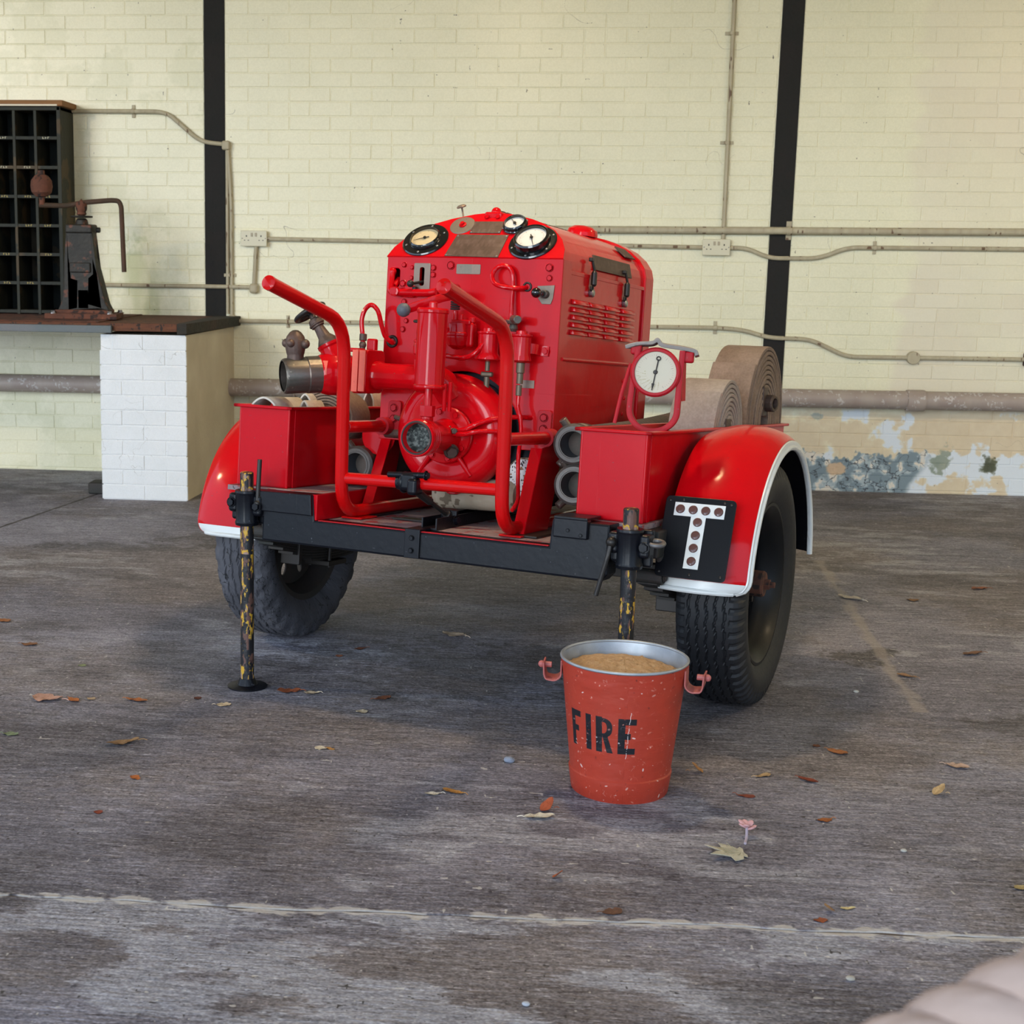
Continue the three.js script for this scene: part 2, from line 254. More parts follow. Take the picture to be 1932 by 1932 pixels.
for (const bay of BAYS) {
  const w = bay.v1 - bay.v0, tw = w > 2 ? 2048 : 1024;
  const map = tex(tw, 2048, (u, v) => wallColor(bay.v0 + u * w, v * WH));
  map.wrapS = THREE.MirroredRepeatWrapping;
  const m = phy('#ffffff', .34, { map, bumpMap: bumpPaint, bumpScale: .00045 });
  bay.mat = m;
  const core = box(bay.x0, bay.x1, 0, 3.7, -.28, -.0022), p = core.attributes.position, uv = core.attributes.uv;
  for (let i = 0; i < p.count; i++) uv.setXY(i, (p.getX(i) - bay.v0) / w, p.getY(i) / WH);
  const wall = struct(bay.name, core, m, true);
  const mine = [], rest = [], N = Math.ceil(WH / PITCH);
  for (let r = 0; r < N; r++) {
    const y0 = .017 + r * PITCH - PITCH, y1 = y0 + PITCH - .0042, off = -1.023 + (r & 1 ? BL / 2 : 0) + (bay === BAYS[1] ? 0 : rr(-.006, .006));
    for (let k = -12; k < 20; k++) {
      const xa = Math.max(off + k * BL + .002, bay.v0 + .002), xb = Math.min(off + (k + 1) * BL - .0022, bay.v1 - .002); if (xb - xa < .025) continue;
      const halves = rnd() < .05 && xb - xa > .2 ? [[xa, (xa + xb) / 2 - .003], [(xa + xb) / 2 + .003, xb]] : [[xa, xb]];
      for (const [a, b] of halves) { const g = brickGeo(a, b, Math.max(y0, .001), y1, bay); (bay.hid((a + b) / 2, (y0 + y1) / 2) || y0 > 2.56 || mine.length >= 300 ? rest : mine).push(g); }
    }
  }
  mine.forEach((g) => mesh(wall, 'brick', g, m));
  if (rest.length) { const o = mesh(wall, 'brickwork', mergeGeometries(rest), m); o.userData.kind = 'stuff'; }
}
const postMat = std('#ffffff', .85, 0, { map: paintTex(23, 22, 20, [50, 46, 40], 71, 6), bumpMap: bumpFine, bumpScale: .002 });
POST.forEach(([a, b], i) => struct('trim_' + (i + 1), box(a, b, 0, 3.7, -.25, .004, .003), postMat));
// side walls, ceiling and the open front (daylight enters here)
const plainWall = phy('#d6d2b8', .6, { bumpMap: bumpPaint, bumpScale: .002 });
struct('wall_left', box(-5.2, -4.9, 0, 3.7, -.28, 2.2), plainWall);
struct('wall_right', box(4.9, 5.2, 0, 3.7, -.28, 8.75), plainWall);
struct('ceiling', box(-5.2, 5.2, 3.7, 3.9, -.28, 8.75), std('#bdb8a6', .9));
struct('trim_3', box(-5.1, -4.95, 0, 3.7, 8.5, 8.7), postMat);

// floor: two brushed concrete slabs with a joint between them
const jointZ = (x) => 5.443 - .032 * x + (fbm(x * 3 + 7, 1.5, 3) - .5) * .03;
function floorColor(x, z) {
  const wx = x + (fbm(x * 3, z * 3, 3) - .5) * .3, wz = z + (fbm(x * 3 + 40, z * 3, 3) - .5) * .2;
  const big = fbm(wx * .9 + 3, wz * 1.3 + 8, 4), mid = fbm(wx * 4.2, wz * 6 + 4, 5), streak = fbm(x * 9, z * 75, 3), streak2 = vn(x * 26 + 11, z * 240), fine = vn(x * 330, z * 420), pit = vn(x * 120 + 5, z * 150);
  let c = mix3([90, 88, 97], [136, 135, 147], ss(.2, .82, big * .55 + mid * .45));
  const dirt = fbm(x * 1.6 + 33, z * 2.1 + 12, 5); c = mix3(c, mix3([96, 86, 80], [124, 113, 104], mid), ss(.36, .66, dirt + (vn(x * 40, z * 60) - .5) * .12) * .5);   // dry brown dirt in patches
  const pale = fbm(x * 7 + 21, z * 16, 4) * fbm(x * 1.3 + 9, z * 1.6 + 2, 3); if (pale > .3) c = mix3(c, [176, 178, 184], ss(.3, .44, pale) * .4);
  if (z > jointZ(x)) { const p2 = fbm(x * 5 + 2, z * 12, 5); c = mix3(c, [156, 158, 167], ss(.48, .62, p2 + (vn(x * 90, z * 160) - .5) * .16) * .7); }
  const dark = fbm(x * 1.7 + 70, z * 2.6 + 33, 4); c = mix3(c, [76, 72, 76], ss(.58, .72, dark) * .5);
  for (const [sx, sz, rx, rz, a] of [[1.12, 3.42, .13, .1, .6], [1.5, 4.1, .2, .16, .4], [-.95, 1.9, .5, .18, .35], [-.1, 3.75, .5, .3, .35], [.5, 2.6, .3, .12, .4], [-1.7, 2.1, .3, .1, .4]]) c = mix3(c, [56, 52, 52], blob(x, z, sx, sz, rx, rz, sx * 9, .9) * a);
  let k = (streak - .5) * 28 + (streak2 - .5) * 34 + (fine - .5) * 44 + (vn(x * 170 + 7, z * 230) - .5) * 34; const fl = vn(x * 70 + 3, z * 380), fd = vn(x * 55 + 13, z * 300 + 7); if (fl > .8) k += ss(.8, .9, fl) * 34; if (fd > .82) k -= ss(.82, .92, fd) * 34; c = [c[0] + k, c[1] + k, c[2] + k];
  if (pit > .93) c = mix3(c, [40, 38, 38], ss(.93, .96, pit) * .8); const lime = vn(x * 75 + 31, z * 75); if (lime > .965) c = mix3(c, [206, 202, 192], .7);
  const jd = Math.abs(z - jointZ(x)), jw = .006 + vn(x * 11, 7) * .012; if (jd < .05) { c = mix3(c, [196, 191, 183], ss(jw + .006, jw - .004, jd + (fbm(x * 26, z * 40, 4) - .5) * .05) * .75); }
  const d2 = Math.abs(x + 2.298 - (1.738 - z) * .181); if (z > .3 && z < 3.2 && d2 < .03) c = mix3(c, [44, 40, 38], ss(.012, .003, d2 + (fbm(x * 30, z * 20, 3) - .5) * .012) * .85);
  const dl = Math.abs(x - (1.274 - .062 * (z - 2.14))); if (z > 1.9 && z < 4 && dl < .05) c = mix3(c, [158, 150, 142], ss(.03, .005, dl + (fbm(x * 30, z * 12, 3) - .5) * .05) * .6);
  return c;
}
const bumpFloor = tex(1024, 1024, (u, v) => { const n = (fbm(u * 24, v * 190, 3) * .5 + fbm(u * 60, v * 90, 3) * .3 + vn(u * 200, v * 256) * .2) * 255; return [n, n, n]; }, false);
const PATCH = [[-2.3, 0, 2.9, 5.6, 2048, 2048], [0, 2.3, 2.9, 5.6, 2048, 2048], [-3.3, 3.3, -.3, 2.9, 2048, 1024], [-1.15, 1.15, 5.3, 6.1, 2048, 1024]];
const floorMats = PATCH.map(([x0, x1, z0, z1, w, h]) => {
  const t = tex(w, h, (u, v) => floorColor(x0 + u * (x1 - x0), z0 + v * (z1 - z0))), b = bumpFloor.clone(); b.repeat.set((x1 - x0) / 1.1, (z1 - z0) / 1.1); b.needsUpdate = true;
  return std('#ffffff', .72, 0, { map: t, bumpMap: b, bumpScale: .0036 });
});
const tileT = tex(1024, 1024, (u, v) => floorColor(7 + u * 3, 20 + v * 3)), plainFloor = std('#ffffff', .75, 0, { map: tileT, bumpMap: bumpFloor, bumpScale: .002 });
function floorPiece(x0, x1, zlo, zhi, u0, u1, v0, v1, nx = 60) {   // top face strip between two edge lines, with edges that drop into the joint
  const pos = [], uv = [], idx = []; const add = (x, y, z) => { pos.push(x, y, z); uv.push((x - u0) / (u1 - u0), (z - v0) / (v1 - v0)); };
  for (let i = 0; i <= nx; i++) { const x = x0 + (x1 - x0) * i / nx, a = zlo(x), b = zhi(x); add(x, -.06, a); add(x, -.002, a); add(x, 0, a + .002); add(x, 0, b - .002); add(x, -.002, b); add(x, -.06, b); }
  for (let i = 0; i < nx; i++) for (let k = 0; k < 5; k++) { const a = i * 6 + k, b = a + 6; idx.push(a, a + 1, b, a + 1, b + 1, b); }
  const g = new THREE.BufferGeometry(); g.setAttribute('position', new THREE.Float32BufferAttribute(pos, 3)); g.setAttribute('uv', new THREE.Float32BufferAttribute(uv, 2)); g.setIndex(idx);
  return toCreasedNormals(g, 30 * R);
}
const jA = (x) => jointZ(x) - .0004 - vn(x * 22, 3) ** 2 * .006, jB = (x) => jointZ(x) + .0004 + vn(x * 26 + 9, 8) ** 2 * .006, K = (c) => () => c;
const floorG = new THREE.Group(); floorG.name = 'floor'; floorG.userData.kind = 'structure'; scene.add(floorG);
function floorSlab(label, list) {
  const gs = list.map((l) => l[0]), g = mergeGeometries(gs, true), m = new THREE.Mesh(g, list.map((l) => l[1])); m.name = 'slab'; m.receiveShadow = m.castShadow = true; m.userData.label = label; floorG.add(m);
}
const fp = (i, x0, x1, a, b, n) => [floorPiece(x0, x1, a, b, PATCH[i][0], PATCH[i][1], PATCH[i][2], PATCH[i][3], n), floorMats[i]];
const pp = (x0, x1, a, b, n) => [floorPiece(x0, x1, a, b, 0, 3, 0, 3, n), plainFloor];
floorSlab('brushed grey concrete slab reaching back to the wall', [fp(0, -2.3, 0, K(2.9), jA, 200), fp(1, 0, 2.3, K(2.9), jA, 200), fp(2, -3.3, 3.3, K(-.3), K(2.9), 4), pp(-5.2, -2.3, K(2.9), jA, 30), pp(2.3, 5.2, K(2.9), jA, 30), pp(-5.2, -3.3, K(-.3), K(2.9), 2), pp(3.3, 5.2, K(-.3), K(2.9), 2)]);
floorSlab('paler worn concrete slab in the foreground, beyond the joint', [fp(3, -1.15, 1.15, jB, K(6.1), 200), pp(-5.2, -1.15, jB, K(6.1), 30), pp(1.15, 5.2, jB, K(6.1), 30), pp(-5.2, 5.2, K(6.1), K(8.9), 2)]);
const bed = mesh(floorG, 'joint_mortar', boxUV(mg(box(-5.2, 5.2, -.12, -.0025, 5.2, 5.7))), std('#5a5048', .98)); bed.userData.label = 'crumbled mortar bed in the joint';
struct('ground', [box(-30, 30, -.2, -.02, 8.9, 40), box(-30, -5.2, -.2, -.02, -8, 8.9)], std('#5d6a44', .95));

// pier and bench
const pierMat = phy('#ffffff', .55, { map: tex(1024, 1024, (u, v) => { const x = u * .5, y = v * .9, n = fbm(x * 9, y * 9, 4) - .5, f = vn(x * 300, y * 300) - .5; let c = [222 + n * 14 + f * 6, 224 + n * 12 + f * 6, 224 + n * 12 + f * 6]; const k = Math.abs(fbm(x * 6 + 4, y * 6, 4) - .5); if (k < .0016 && fbm(x * 5, y * 5 + 9, 2) > .6) c = mix3(c, [150, 146, 138], .7); return c; }), bumpMap: bumpPaint, bumpScale: .002 });
const pierSide = std('#ffffff', .8, 0, { map: tex(512, 1024, (u, v) => { const n = fbm(u * 8, v * 8, 4), s = vn(u * 46, v * 3) * vn(u * 70, v * 9); let c = mix3([212, 202, 180], [188, 176, 154], n); if (s > .72) c = mix3(c, [206, 200, 182], ss(.72, .8, s) * .7); return c; }), bumpMap: bumpPaint, bumpScale: .002 });
{
  const pier = struct('wall_pier', creased(slab([[-2.05, -.9], [-1.622, -.9], [-1.553, .0], [-2.05, .0]], .829, 0).rotateX(-Math.PI / 2), 20), pierSide);
  const B = { v0: -2.06, v1: -1.56 };
  mesh(pier, 'mortar_face', boxUV(box(-2.05, -1.6225, 0, .829, .89, .9105), 1), pierMat);
  for (let r = 0; r < 11; r++) {
    const y0 = .003 + r * .0752, y1 = Math.min(y0 + .0705, .829), off = r & 1 ? -2.166 : -2.056;
    for (let k = 0; k < 3; k++) {
      const a = Math.max(off + k * .2225, r > 9 ? -1.99 : -2.056), b = Math.min(off + (k + 1) * .2225 - .004, -1.617); if (b - a < .03) continue;
      const g = brickGeo(a, b, y0, y1, B); g.scale(1, 1, 1).translate(0, 0, .913); const uv = g.attributes.uv; for (let i = 0; i < uv.count; i++) uv.setY(i, uv.getY(i) * WH / .9);
      mesh(pier, 'brick', g, pierMat);
    }
  }
}
{
  const b = thing('workbench_top', 'long bench slab with grey front edge on the white brick pier', 'bench', [-2.6, .835, .45]);
  const woodMat = std('#ffffff', .8, 0, { map: tex(512, 256, (u, v) => { const n = fbm(u * 5, v * 30, 4), k = fbm(u * 20, v * 12 + 5, 3); let c = mix3([112, 64, 36], [76, 44, 28], n); if (k > .6) c = mix3(c, [42, 30, 24], ss(.6, .7, k)); return c; }, true, [4, 4]), bumpMap: bumpFine, bumpScale: .002 });
  part(b, 'top_board', box(-4.85, -1.66, .846, .886, .0, .925, .004), woodMat, 'rusty brown timber board');
  part(b, 'front_edge', box(-4.85, -1.985, .838, .874, .9255, .952, .003), std('#ffffff', .6, 0, { map: paintTex(92, 98, 100, [60, 60, 58], 19, 14) }), 'grey edge strip');
  part(b, 'top_crust', box(-4.85, -2.06, .8862, .8905, .03, .915, .002), rust, 'rust-red surface');
  part(b, 'end_board', slab([[-1.66, -.93], [-1.612, -.93], [-1.515, -.002], [-1.66, -.002]], .052, .003).rotateX(-Math.PI / 2).translate(0, .836, 0), std('#ffffff', .9, 0, { map: paintTex(50, 44, 38, [96, 84, 70], 29, 22), bumpMap: bumpFine, bumpScale: .004 }), 'dark weathered end of the bench');
}

// pipes and conduits on the back wall
function pipeThing(name, label, category, pts, r, mat, extras, fil = .06) {
  const z = pts[0].z, t = thing(name, label, category, [pts[0].x, pts[0].y, z]);
  part(t, 'pipe', pipe(pts, r, fil), mat); if (extras) extras(t); return t;
}
const saddle = (t, x, y, z, r, vert) => part(t, 'saddle_clip', mg(vert ? box(x - .034, x + .034, y - .009, y + .009, .001, .007, .002) : box(x - .009, x + .009, y - .034, y + .034, .001, .007, .002), rod(vert ? V(x, y - .009, z) : V(x - .009, y, z), vert ? V(x, y + .009, z) : V(x + .009, y, z), r + .0025)), conduitMat);
pipeThing('water_pipe', 'thick grey-beige pipe running low along the whole back wall', 'pipe', [V(-4.8, .495, .075), V(4.8, .512, .075)], .049, bigPipeMat, (t) => {
  part(t, 'pipe_collar', lathe([[.049, 0], [.056, .002], [.057, .01], [.057, .085], [.056, .093], [.049, .095]], V(2.06, .506, .075), V(1, 0, 0), 28), bigPipeMat, 'wider joint collar');
  for (const x of [-3.2, -1.2, .9, 3.4]) part(t, 'wall_bracket', mg(box(x - .015, x + .015, .44, .455, .001, .13, .002), torus(V(x, .5, .075), V(1, 0, 0), .052, .005)), bigPipeMat);
});
pipeThing('gas_pipe', 'straight beige pipe along the wall just above the right-hand socket', 'pipe', [V(.12, 1.375, -.04), V(.12, 1.375, .03), V(4.8, 1.395, .03)], .0195, conduitMat, (t) => {
  part(t, 'pipe_clip', mg(box(1.400, 1.428, 1.333, 1.43, .005, .012, .002), rod(V(1.4, 1.381, .03), V(1.428, 1.381, .03), .023)), conduitMat, 'white strap on the black post');
});
pipeThing('conduit', 'thin conduit run joining the two sockets and dipping across the right post', 'conduit', [V(-1.365, 1.309, .018), V(.97, 1.29, .018), V(1.1, 1.289, .018), V(1.2, 1.289, .018), V(1.32, 1.237, .018), V(1.58, 1.24, .018), V(1.72, 1.298, .018), V(4.8, 1.302, .018)], .0115, conduitMat, (t) => { saddle(t, 1.86, 1.298, .018, .0115); saddle(t, -.2, 1.3, .018, .0115); });
pipeThing('conduit', 'lowest thin conduit passing behind the engine and the hose rolls to a round box', 'conduit', [V(-1.567, .874, .018), V(-1.53, .862, .018), V(1.06, .868, .018), V(1.2, .86, .018), V(1.34, .82, .018), V(1.56, .815, .018), V(1.75, .726, .018), V(2.66, .729, .018)], .0115, conduitMat, (t) => {
  saddle(t, -1.25, .862, .018, .0115); saddle(t, 1.06, .868, .018, .0115);
  part(t, 'junction_box', lathe([[.034, 0], [.034, .026], [.032, .03], [0, .031]], V(2.096, .727, .002), V(0, 0, 1), 32), conduitMat, 'round inspection box');
  part(t, 'end_box', mg(rbox(2.685, .729, .02, .05, .07, .04, .006)), rust, 'rusty end fitting');
});
pipeThing('conduit', 'vertical conduit rising from the right-hand socket to the roof', 'conduit', [V(1.076, 1.335, .018), V(1.064, 3.65, .018)], .011, conduitMat, (t) => { saddle(t, 1.071, 1.83, .018, .011, true); saddle(t, 1.067, 2.38, .018, .011, true); });
pipeThing('conduit', 'thin conduit from the pigeonhole rack curving down to the left post', 'conduit', [V(-2.44, 1.982, .018), V(-1.96, 1.98, .018), V(-1.9, 1.965, .018), V(-1.73, 1.822, .018), V(-1.59, 1.808, .018)], .0115, conduitMat, (t) => { saddle(t, -2.1, 1.981, .018, .0115); part(t, 'elbow_box', mg(rbox(-1.588, 1.803, .02, .045, .05, .036, .012)), conduitMat); });
pipeThing('conduit', 'twin conduits dropping beside the left post', 'conduit', [V(-1.584, 1.78, .014), V(-1.584, .9, .014)], .009, conduitMat, (t) => { part(t, 'pipe', pipe([V(-1.578, 1.785, .02), V(-1.562, 1.5, .014), V(-1.561, .885, .014)], .0095, .1), conduitMat); saddle(t, -1.572, 1.11, .014, .009, true); part(t, 'elbow_box', rbox(-1.56, .874, .018, .04, .04, .032, .01), conduitMat); });
pipeThing('conduit', 'thin conduit from the fly press to the small box below the left socket', 'conduit', [V(-2.45, 1.049, .018), V(-1.45, 1.047, .018)], .0115, conduitMat, (t) => { part(t, 'elbow_box', rbox(-1.437, 1.04, .022, .05, .055, .04, .018), conduitMat); });
pipeThing('conduit', 'short conduit between the left socket and the small box', 'conduit', [V(-1.424, 1.272, .018), V(-1.437, 1.06, .018)], .011, conduitMat);
for (const [x, y, l] of [[-1.434, 1.31, 'cream double socket left of the engine'], [1.041, 1.291, 'cream double socket right of the engine']]) {
  const t = thing('double_socket', l, 'socket', [x, y, 0], 'double wall sockets');
  part(t, 'back_box', rbox(x, y, .015, .138, .08, .03, .006), cream);
  const f = part(t, 'face_plate', rbox(x, y, .034, .144, .085, .009, .004), cream);
  for (const s of [-1, 1]) {
    parts(f, 'pin_slot', [box(x + s * .04 - .003, x + s * .04 + .003, y + .008, y + .017, .0375, .039), box(x + s * .04 - .014, x + s * .04 - .007, y - .012, y - .008, .0375, .039), box(x + s * .04 + .007, x + s * .04 + .014, y - .012, y - .008, .0375, .039)], std('#2a2620', .6));
    part(f, 'switch', rbox(x + s * .011, y + .02, .0395, .011, .02, .005, .001), std('#a89c84', .5));
  }
  parts(f, 'screw', [rivet(V(x - .064, y, .0385), V(0, 0, 1), .003), rivet(V(x + .064, y, .0385), V(0, 0, 1), .003)], steel);
}

// warm pendant lamps above the frame
LAMP.xs.forEach((x, i) => {
  const t = thing('pendant_lamp', ['enamelled pendant lamp hung above the bench end of the shed', 'enamelled pendant lamp hung over the fire pump trailer', 'enamelled pendant lamp hung at the right end of the shed'][i], 'lamp', [x, LAMP.y, LAMP.z]);
  part(t, 'cord', rod(V(x, LAMP.y + .12, LAMP.z), V(x, 3.7, LAMP.z), .005), darkMetal);
  part(t, 'lamp_shade', lathe([[.02, .13], [.05, .12], [.08, .09], [.17, .035], [.172, .03], [.168, .032], [.078, .084], [.045, .112], [.0, .115]], V(x, LAMP.y, LAMP.z), V(0, 1, 0), 40), std('#ddd8cc', .4));
  const bulb = part(t, 'light_bulb', mg(ball(V(x, LAMP.y - .03, LAMP.z), .085), rod(V(x, LAMP.y + .03, LAMP.z), V(x, LAMP.y + .1, LAMP.z), .02)), new THREE.MeshStandardMaterial({ color: '#fff2d8', emissive: LAMP.color, emissiveIntensity: 6 }));
  bulb.castShadow = false;
  const l = new THREE.PointLight(LAMP.color, LAMP.power, 0, 2); l.position.set(0, -.03, 0); l.castShadow = true; l.shadow.radius = 4.5; l.name = 'lamp_light'; t.add(l);
});

// ───────────── the trailer (all in its own frame: x right, y up from the axle, z to the rear) ─────────────
const trailer = tThing('pump_trailer', 'two-wheeled red fire pump trailer with black frame propped on two legs', 'trailer', [0, -.345, 0]);
const WX = [-.708, .765];
// frame
part(trailer, 'rear_beam', [slab([[-.45, .045], [.56, .042], [.575, .06], [.575, .188], [.42, .188], [.415, .117], [-.28, .117], [-.288, .188], [-.53, .184], [-.535, .13], [-.45, .11]], .075, .006, [], .535)], black, 'black painted rear cross beam');
part(trailer, 'rear_beam_step', slab([[-.53, .13], [-.284, .13], [-.289, .189], [-.53, .186]], .012, .003, [], .61), black);
part(trailer, 'centre_strap', [box(.005, .05, .045, .124, .610, .617, .002), box(.005, .05, .117, .125, .40, .616, .002), bolt(V(.027, .1, .617), V(0, 0, 1), .006), bolt(V(.027, .066, .617), V(0, 0, 1), .006)], black, 'black strap bent over the beam');
part(trailer, 'corner_block', [rbox(.475, .17, .612, .092, .05, .03, .004), box(.43, .52, .193, .2, .52, .626, .002), bolt(V(.47, .165, .627), V(0, 0, 1), .004, .003), bolt(V(.505, .155, .627), V(0, 0, 1), .004, .003)], black);
part(trailer, 'deck_board', box(-.275, .415, .098, .117, -1.05, .535, .002), deckMat, 'dusty pinkish floor board');
part(trailer, 'deck_edge', box(-.27, .413, .1165, .1188, .594, .6085, .001), redDull, 'thin red painted edge');
parts(trailer, 'deck_riser', [box(-.292, -.276, .117, .189, -1.05, .606, .002), box(.414, .43, .117, .187, -1.05, .535, .002)], redBox, 'red step board');
for (const [a, b] of [[-.62, -.286], [.424, .635]]) part(trailer, 'side_deck', box(a, b, .172, .187, -1.08, .535, .002), deckMat);
for (const x of [-.42, .44]) part(trailer, 'chassis_rail', [box(x - .025, x + .025, .04, .172, -1.1, .53, .004)], darkFrame);
parts(trailer, 'cross_member', [box(-.44, .46, .03, .098, -.42, -.36, .004), box(-.44, .46, .03, .098, -1.12, -1.06, .004)], darkFrame);
parts(trailer, 'outrigger', [[.42, .5], [-1.0, -.92]].flatMap(([a, b]) => [box(-.6, -.44, .13, .172, a, b, .004), box(.46, .64, .13, .172, a, b, .004)]), darkFrame);
part(trailer, 'axle', [rod(V(WX[0] + .05, 0, 0), V(WX[1] - .05, 0, 0), .026), box(-.5, .56, -.024, .024, -.024, .024, .004)], darkFrame);
part(trailer, 'drawbar', [sweep([V(-.4, .07, -1.0), V(.015, .0, -2.25)], rect(-.03, .03, -.025, .025)), sweep([V(.43, .07, -1.0), V(.015, .0, -2.25)], rect(-.03, .03, -.025, .025)), torus(V(.015, -.01, -2.31), V(0, 1, 0), .045, .018), rod(V(.015, -.02, -2.15), V(.015, -.155, -2.13), .02)], darkFrame);
// leaf springs
for (const x of [-.575, .63]) {
  const pack = part(trailer, 'leaf_spring', rod(V(x - .04, .045, .43), V(x + .04, .045, .43), .02), darkFrame, 'dark oily leaf spring');
  for (let k = 0; k < 6; k++) { const h = .44 - k * .06, pts = []; for (let i = 0; i <= 14; i++) { const z = -h + 2 * h * i / 14; pts.push(V(x, .028 - .058 * (1 - (z / .44) ** 2) - k * .0085, z)); } part(pack, 'leaf', sweep(pts, rect(-.0036, .0036, -.026, .026)), darkFrame); }
  parts(pack, 'clip', [box(x - .034, x + .034, -.075, .012, .215, .232, .003), box(x - .034, x + .034, -.075, .012, -.232, -.215, .003)], darkMetal);
  part(pack, 'shackle', [rod(V(x - .03, .045, .43), V(x - .03, .15, .46), .011), rod(V(x + .03, .045, .43), V(x + .03, .15, .46), .011), bolt(V(x + .042, .045, .43), V(1, 0, 0), .01), box(x - .04, x + .04, .1, .172, .4, .5, .006)], darkFrame);
  part(pack, 'axle_clamp', [box(x - .045, x + .045, -.095, -.078, -.06, .06, .003), rod(V(x - .035, -.1, .04), V(x - .035, .03, .04), .006), rod(V(x + .035, -.1, .04), V(x + .035, .03, .04), .006)], darkMetal);
}
// wheels
function tyreGeo(out, old) {                                       // revolved about x; real grooves and shoulder lugs
  const nT = old ? 200 : 320, prof = [], half = .078;
  for (let i = 0; i <= 46; i++) prof.push([-half + 2 * half * i / 46, null]);
  const side = [[.083, .330], [.089, .318], [.094, .30], [.095, .282], [.091, .262], [.083, .244], [.074, .230], [.068, .222], [.062, .212], [.05, .208]];
  const left = side.map(([x, r]) => [-x, r]).reverse(), pts = [...left, ...prof, ...side], n = pts.length, pos = [], idx = [], uv = [];
  const grooves = old ? [-.038, -.012, .014, .04] : [-.047, -.024, 0, .024, .047];
  for (let j = 0; j <= nT; j++) {
    const a = j / nT * Math.PI * 2;
    for (let i = 0; i < n; i++) {
      let [x, r] = pts[i];
      if (r === null) {
        r = .3455 - .006 * (x / half) ** 2 - (Math.abs(x) > .07 ? (Math.abs(x) - .07) * .6 : 0);
        const zig = ((j * (old ? 1.5 : 1)) % 8) / 8, tri = Math.abs(zig - .5) * 2 - .5;
        for (const g of grooves) if (Math.abs(x - g - tri * .006) < .0026) r -= .005;
        if (Math.abs(x) > .06) { const z = ((j + (old ? 2 * vn(j * .3, 4) : 0)) % (old ? 7 : 5)) / (old ? 7 : 5); if (z < .38) r -= .006; }
      } else if (r > .3) { const z = (j % (old ? 7 : 5)) / (old ? 7 : 5); if (z < .38) { r -= .004; x -= Math.sign(x) * .003; } if (old) x += Math.sign(x) * (fbm(j * .12, i, 3) - .5) * .008; }
      const y0 = r * Math.cos(a), z0 = r * Math.sin(a); let yy = y0;
      const bow = ss(-.30, -.345, y0); yy = Math.max(yy, -.3415); const xx = x * (1 + bow * .05);
      pos.push(xx, yy, z0); uv.push(a * .33, (x + r));
    }
  }
  for (let j = 0; j < nT; j++) for (let i = 0; i < n - 1; i++) { const a = j * n + i, b = a + n; idx.push(a, b, a + 1, a + 1, b, b + 1); }
  const g = new THREE.BufferGeometry(); g.setAttribute('position', new THREE.Float32BufferAttribute(pos, 3)); g.setAttribute('uv', new THREE.Float32BufferAttribute(uv, 2)); g.setIndex(idx);
  return toCreasedNormals(g, 32 * R);
}
const wheelBlack = phy('#ffffff', .5, { specularIntensity: .5, map: paintTex(17, 18, 20, [60, 56, 52], 83, 4), clearcoat: .1, clearcoatRoughness: .25 });
const wheelOld = std('#ffffff', .75, 0, { map: paintTex(52, 47, 43, [96, 84, 74], 88, 14) });
WX.forEach((x, i) => {
  const s = i ? 1 : -1, wm = i ? wheelBlack : wheelOld, at = (g) => (s < 0 ? g.rotateY(Math.PI) : g).translate(x, 0, 0);
  const w = part(trailer, 'wheel', at(lathe([[.203, -.062], [.222, -.068], [.224, -.064], [.215, -.058], [.2, -.05], [.192, -.03], [.18, -.01], [.18, .01], [.192, .03], [.2, .05], [.215, .058], [.228, .062], [.232, .068], [.23, .076], [.222, .076], [.203, .06], [.195, .045], [.186, .03], [.174, .01], [.174, -.01], [.186, -.03], [.195, -.045], [.203, -.062]], V(0, 0, 0), V(1, 0, 0), 64, 40)), wm, i ? 'black wheel rim' : 'dull dark wheel rim');
  part(w, 'tyre', at(tyreGeo(1, !i)), i ? rubber : rubberOld, i ? 'black ribbed tyre with zigzag grooves' : 'grey perished tyre', true);
  const holes = Array.from({ length: 8 }, (_, k) => { const a = (k + .5) / 8 * 360, cx = .132 * Math.cos(a * R), cy = .132 * Math.sin(a * R); return disc(0, 0, 1, 12).map(([p, q]) => { const u = p * .022, v = q * .014; return [cx + u * Math.cos(a * R) - v * Math.sin(a * R), cy + u * Math.sin(a * R) + v * Math.cos(a * R)]; }); });
  part(w, 'wheel_disc', [at(slab(disc(0, 0, .176, 64), .006, .001, holes).rotateY(Math.PI / 2).translate(-.006, 0, 0)), at(lathe([[.1, 0], [.098, .014], [.085, .022], [.05, .026], [.05, .02], [.08, .016], [.094, .01], [.096, 0]], V(-.004, 0, 0), V(1, 0, 0), 48))], wm);
  part(w, 'hub_cap', [at(lathe([[.037, 0], [.037, .05], [.034, .055], [.0, .055]], V(.018, 0, 0), V(1, 0, 0), 32)), at(lathe([[.016, 0], [.016, .014], [.009, .015], [.009, .028], [0, .029]], V(.073, 0, 0), V(1, 0, 0), 6, 20))], rust, 'rusty brown hub cap');
  for (let k = 0; k < 5; k++) { const a = k / 5 * 6.283; part(w, 'wheel_nut', at(bolt(V(.02, .062 * Math.cos(a), .062 * Math.sin(a)), V(1, 0, 0), .011, .014)), darkMetal); }
});
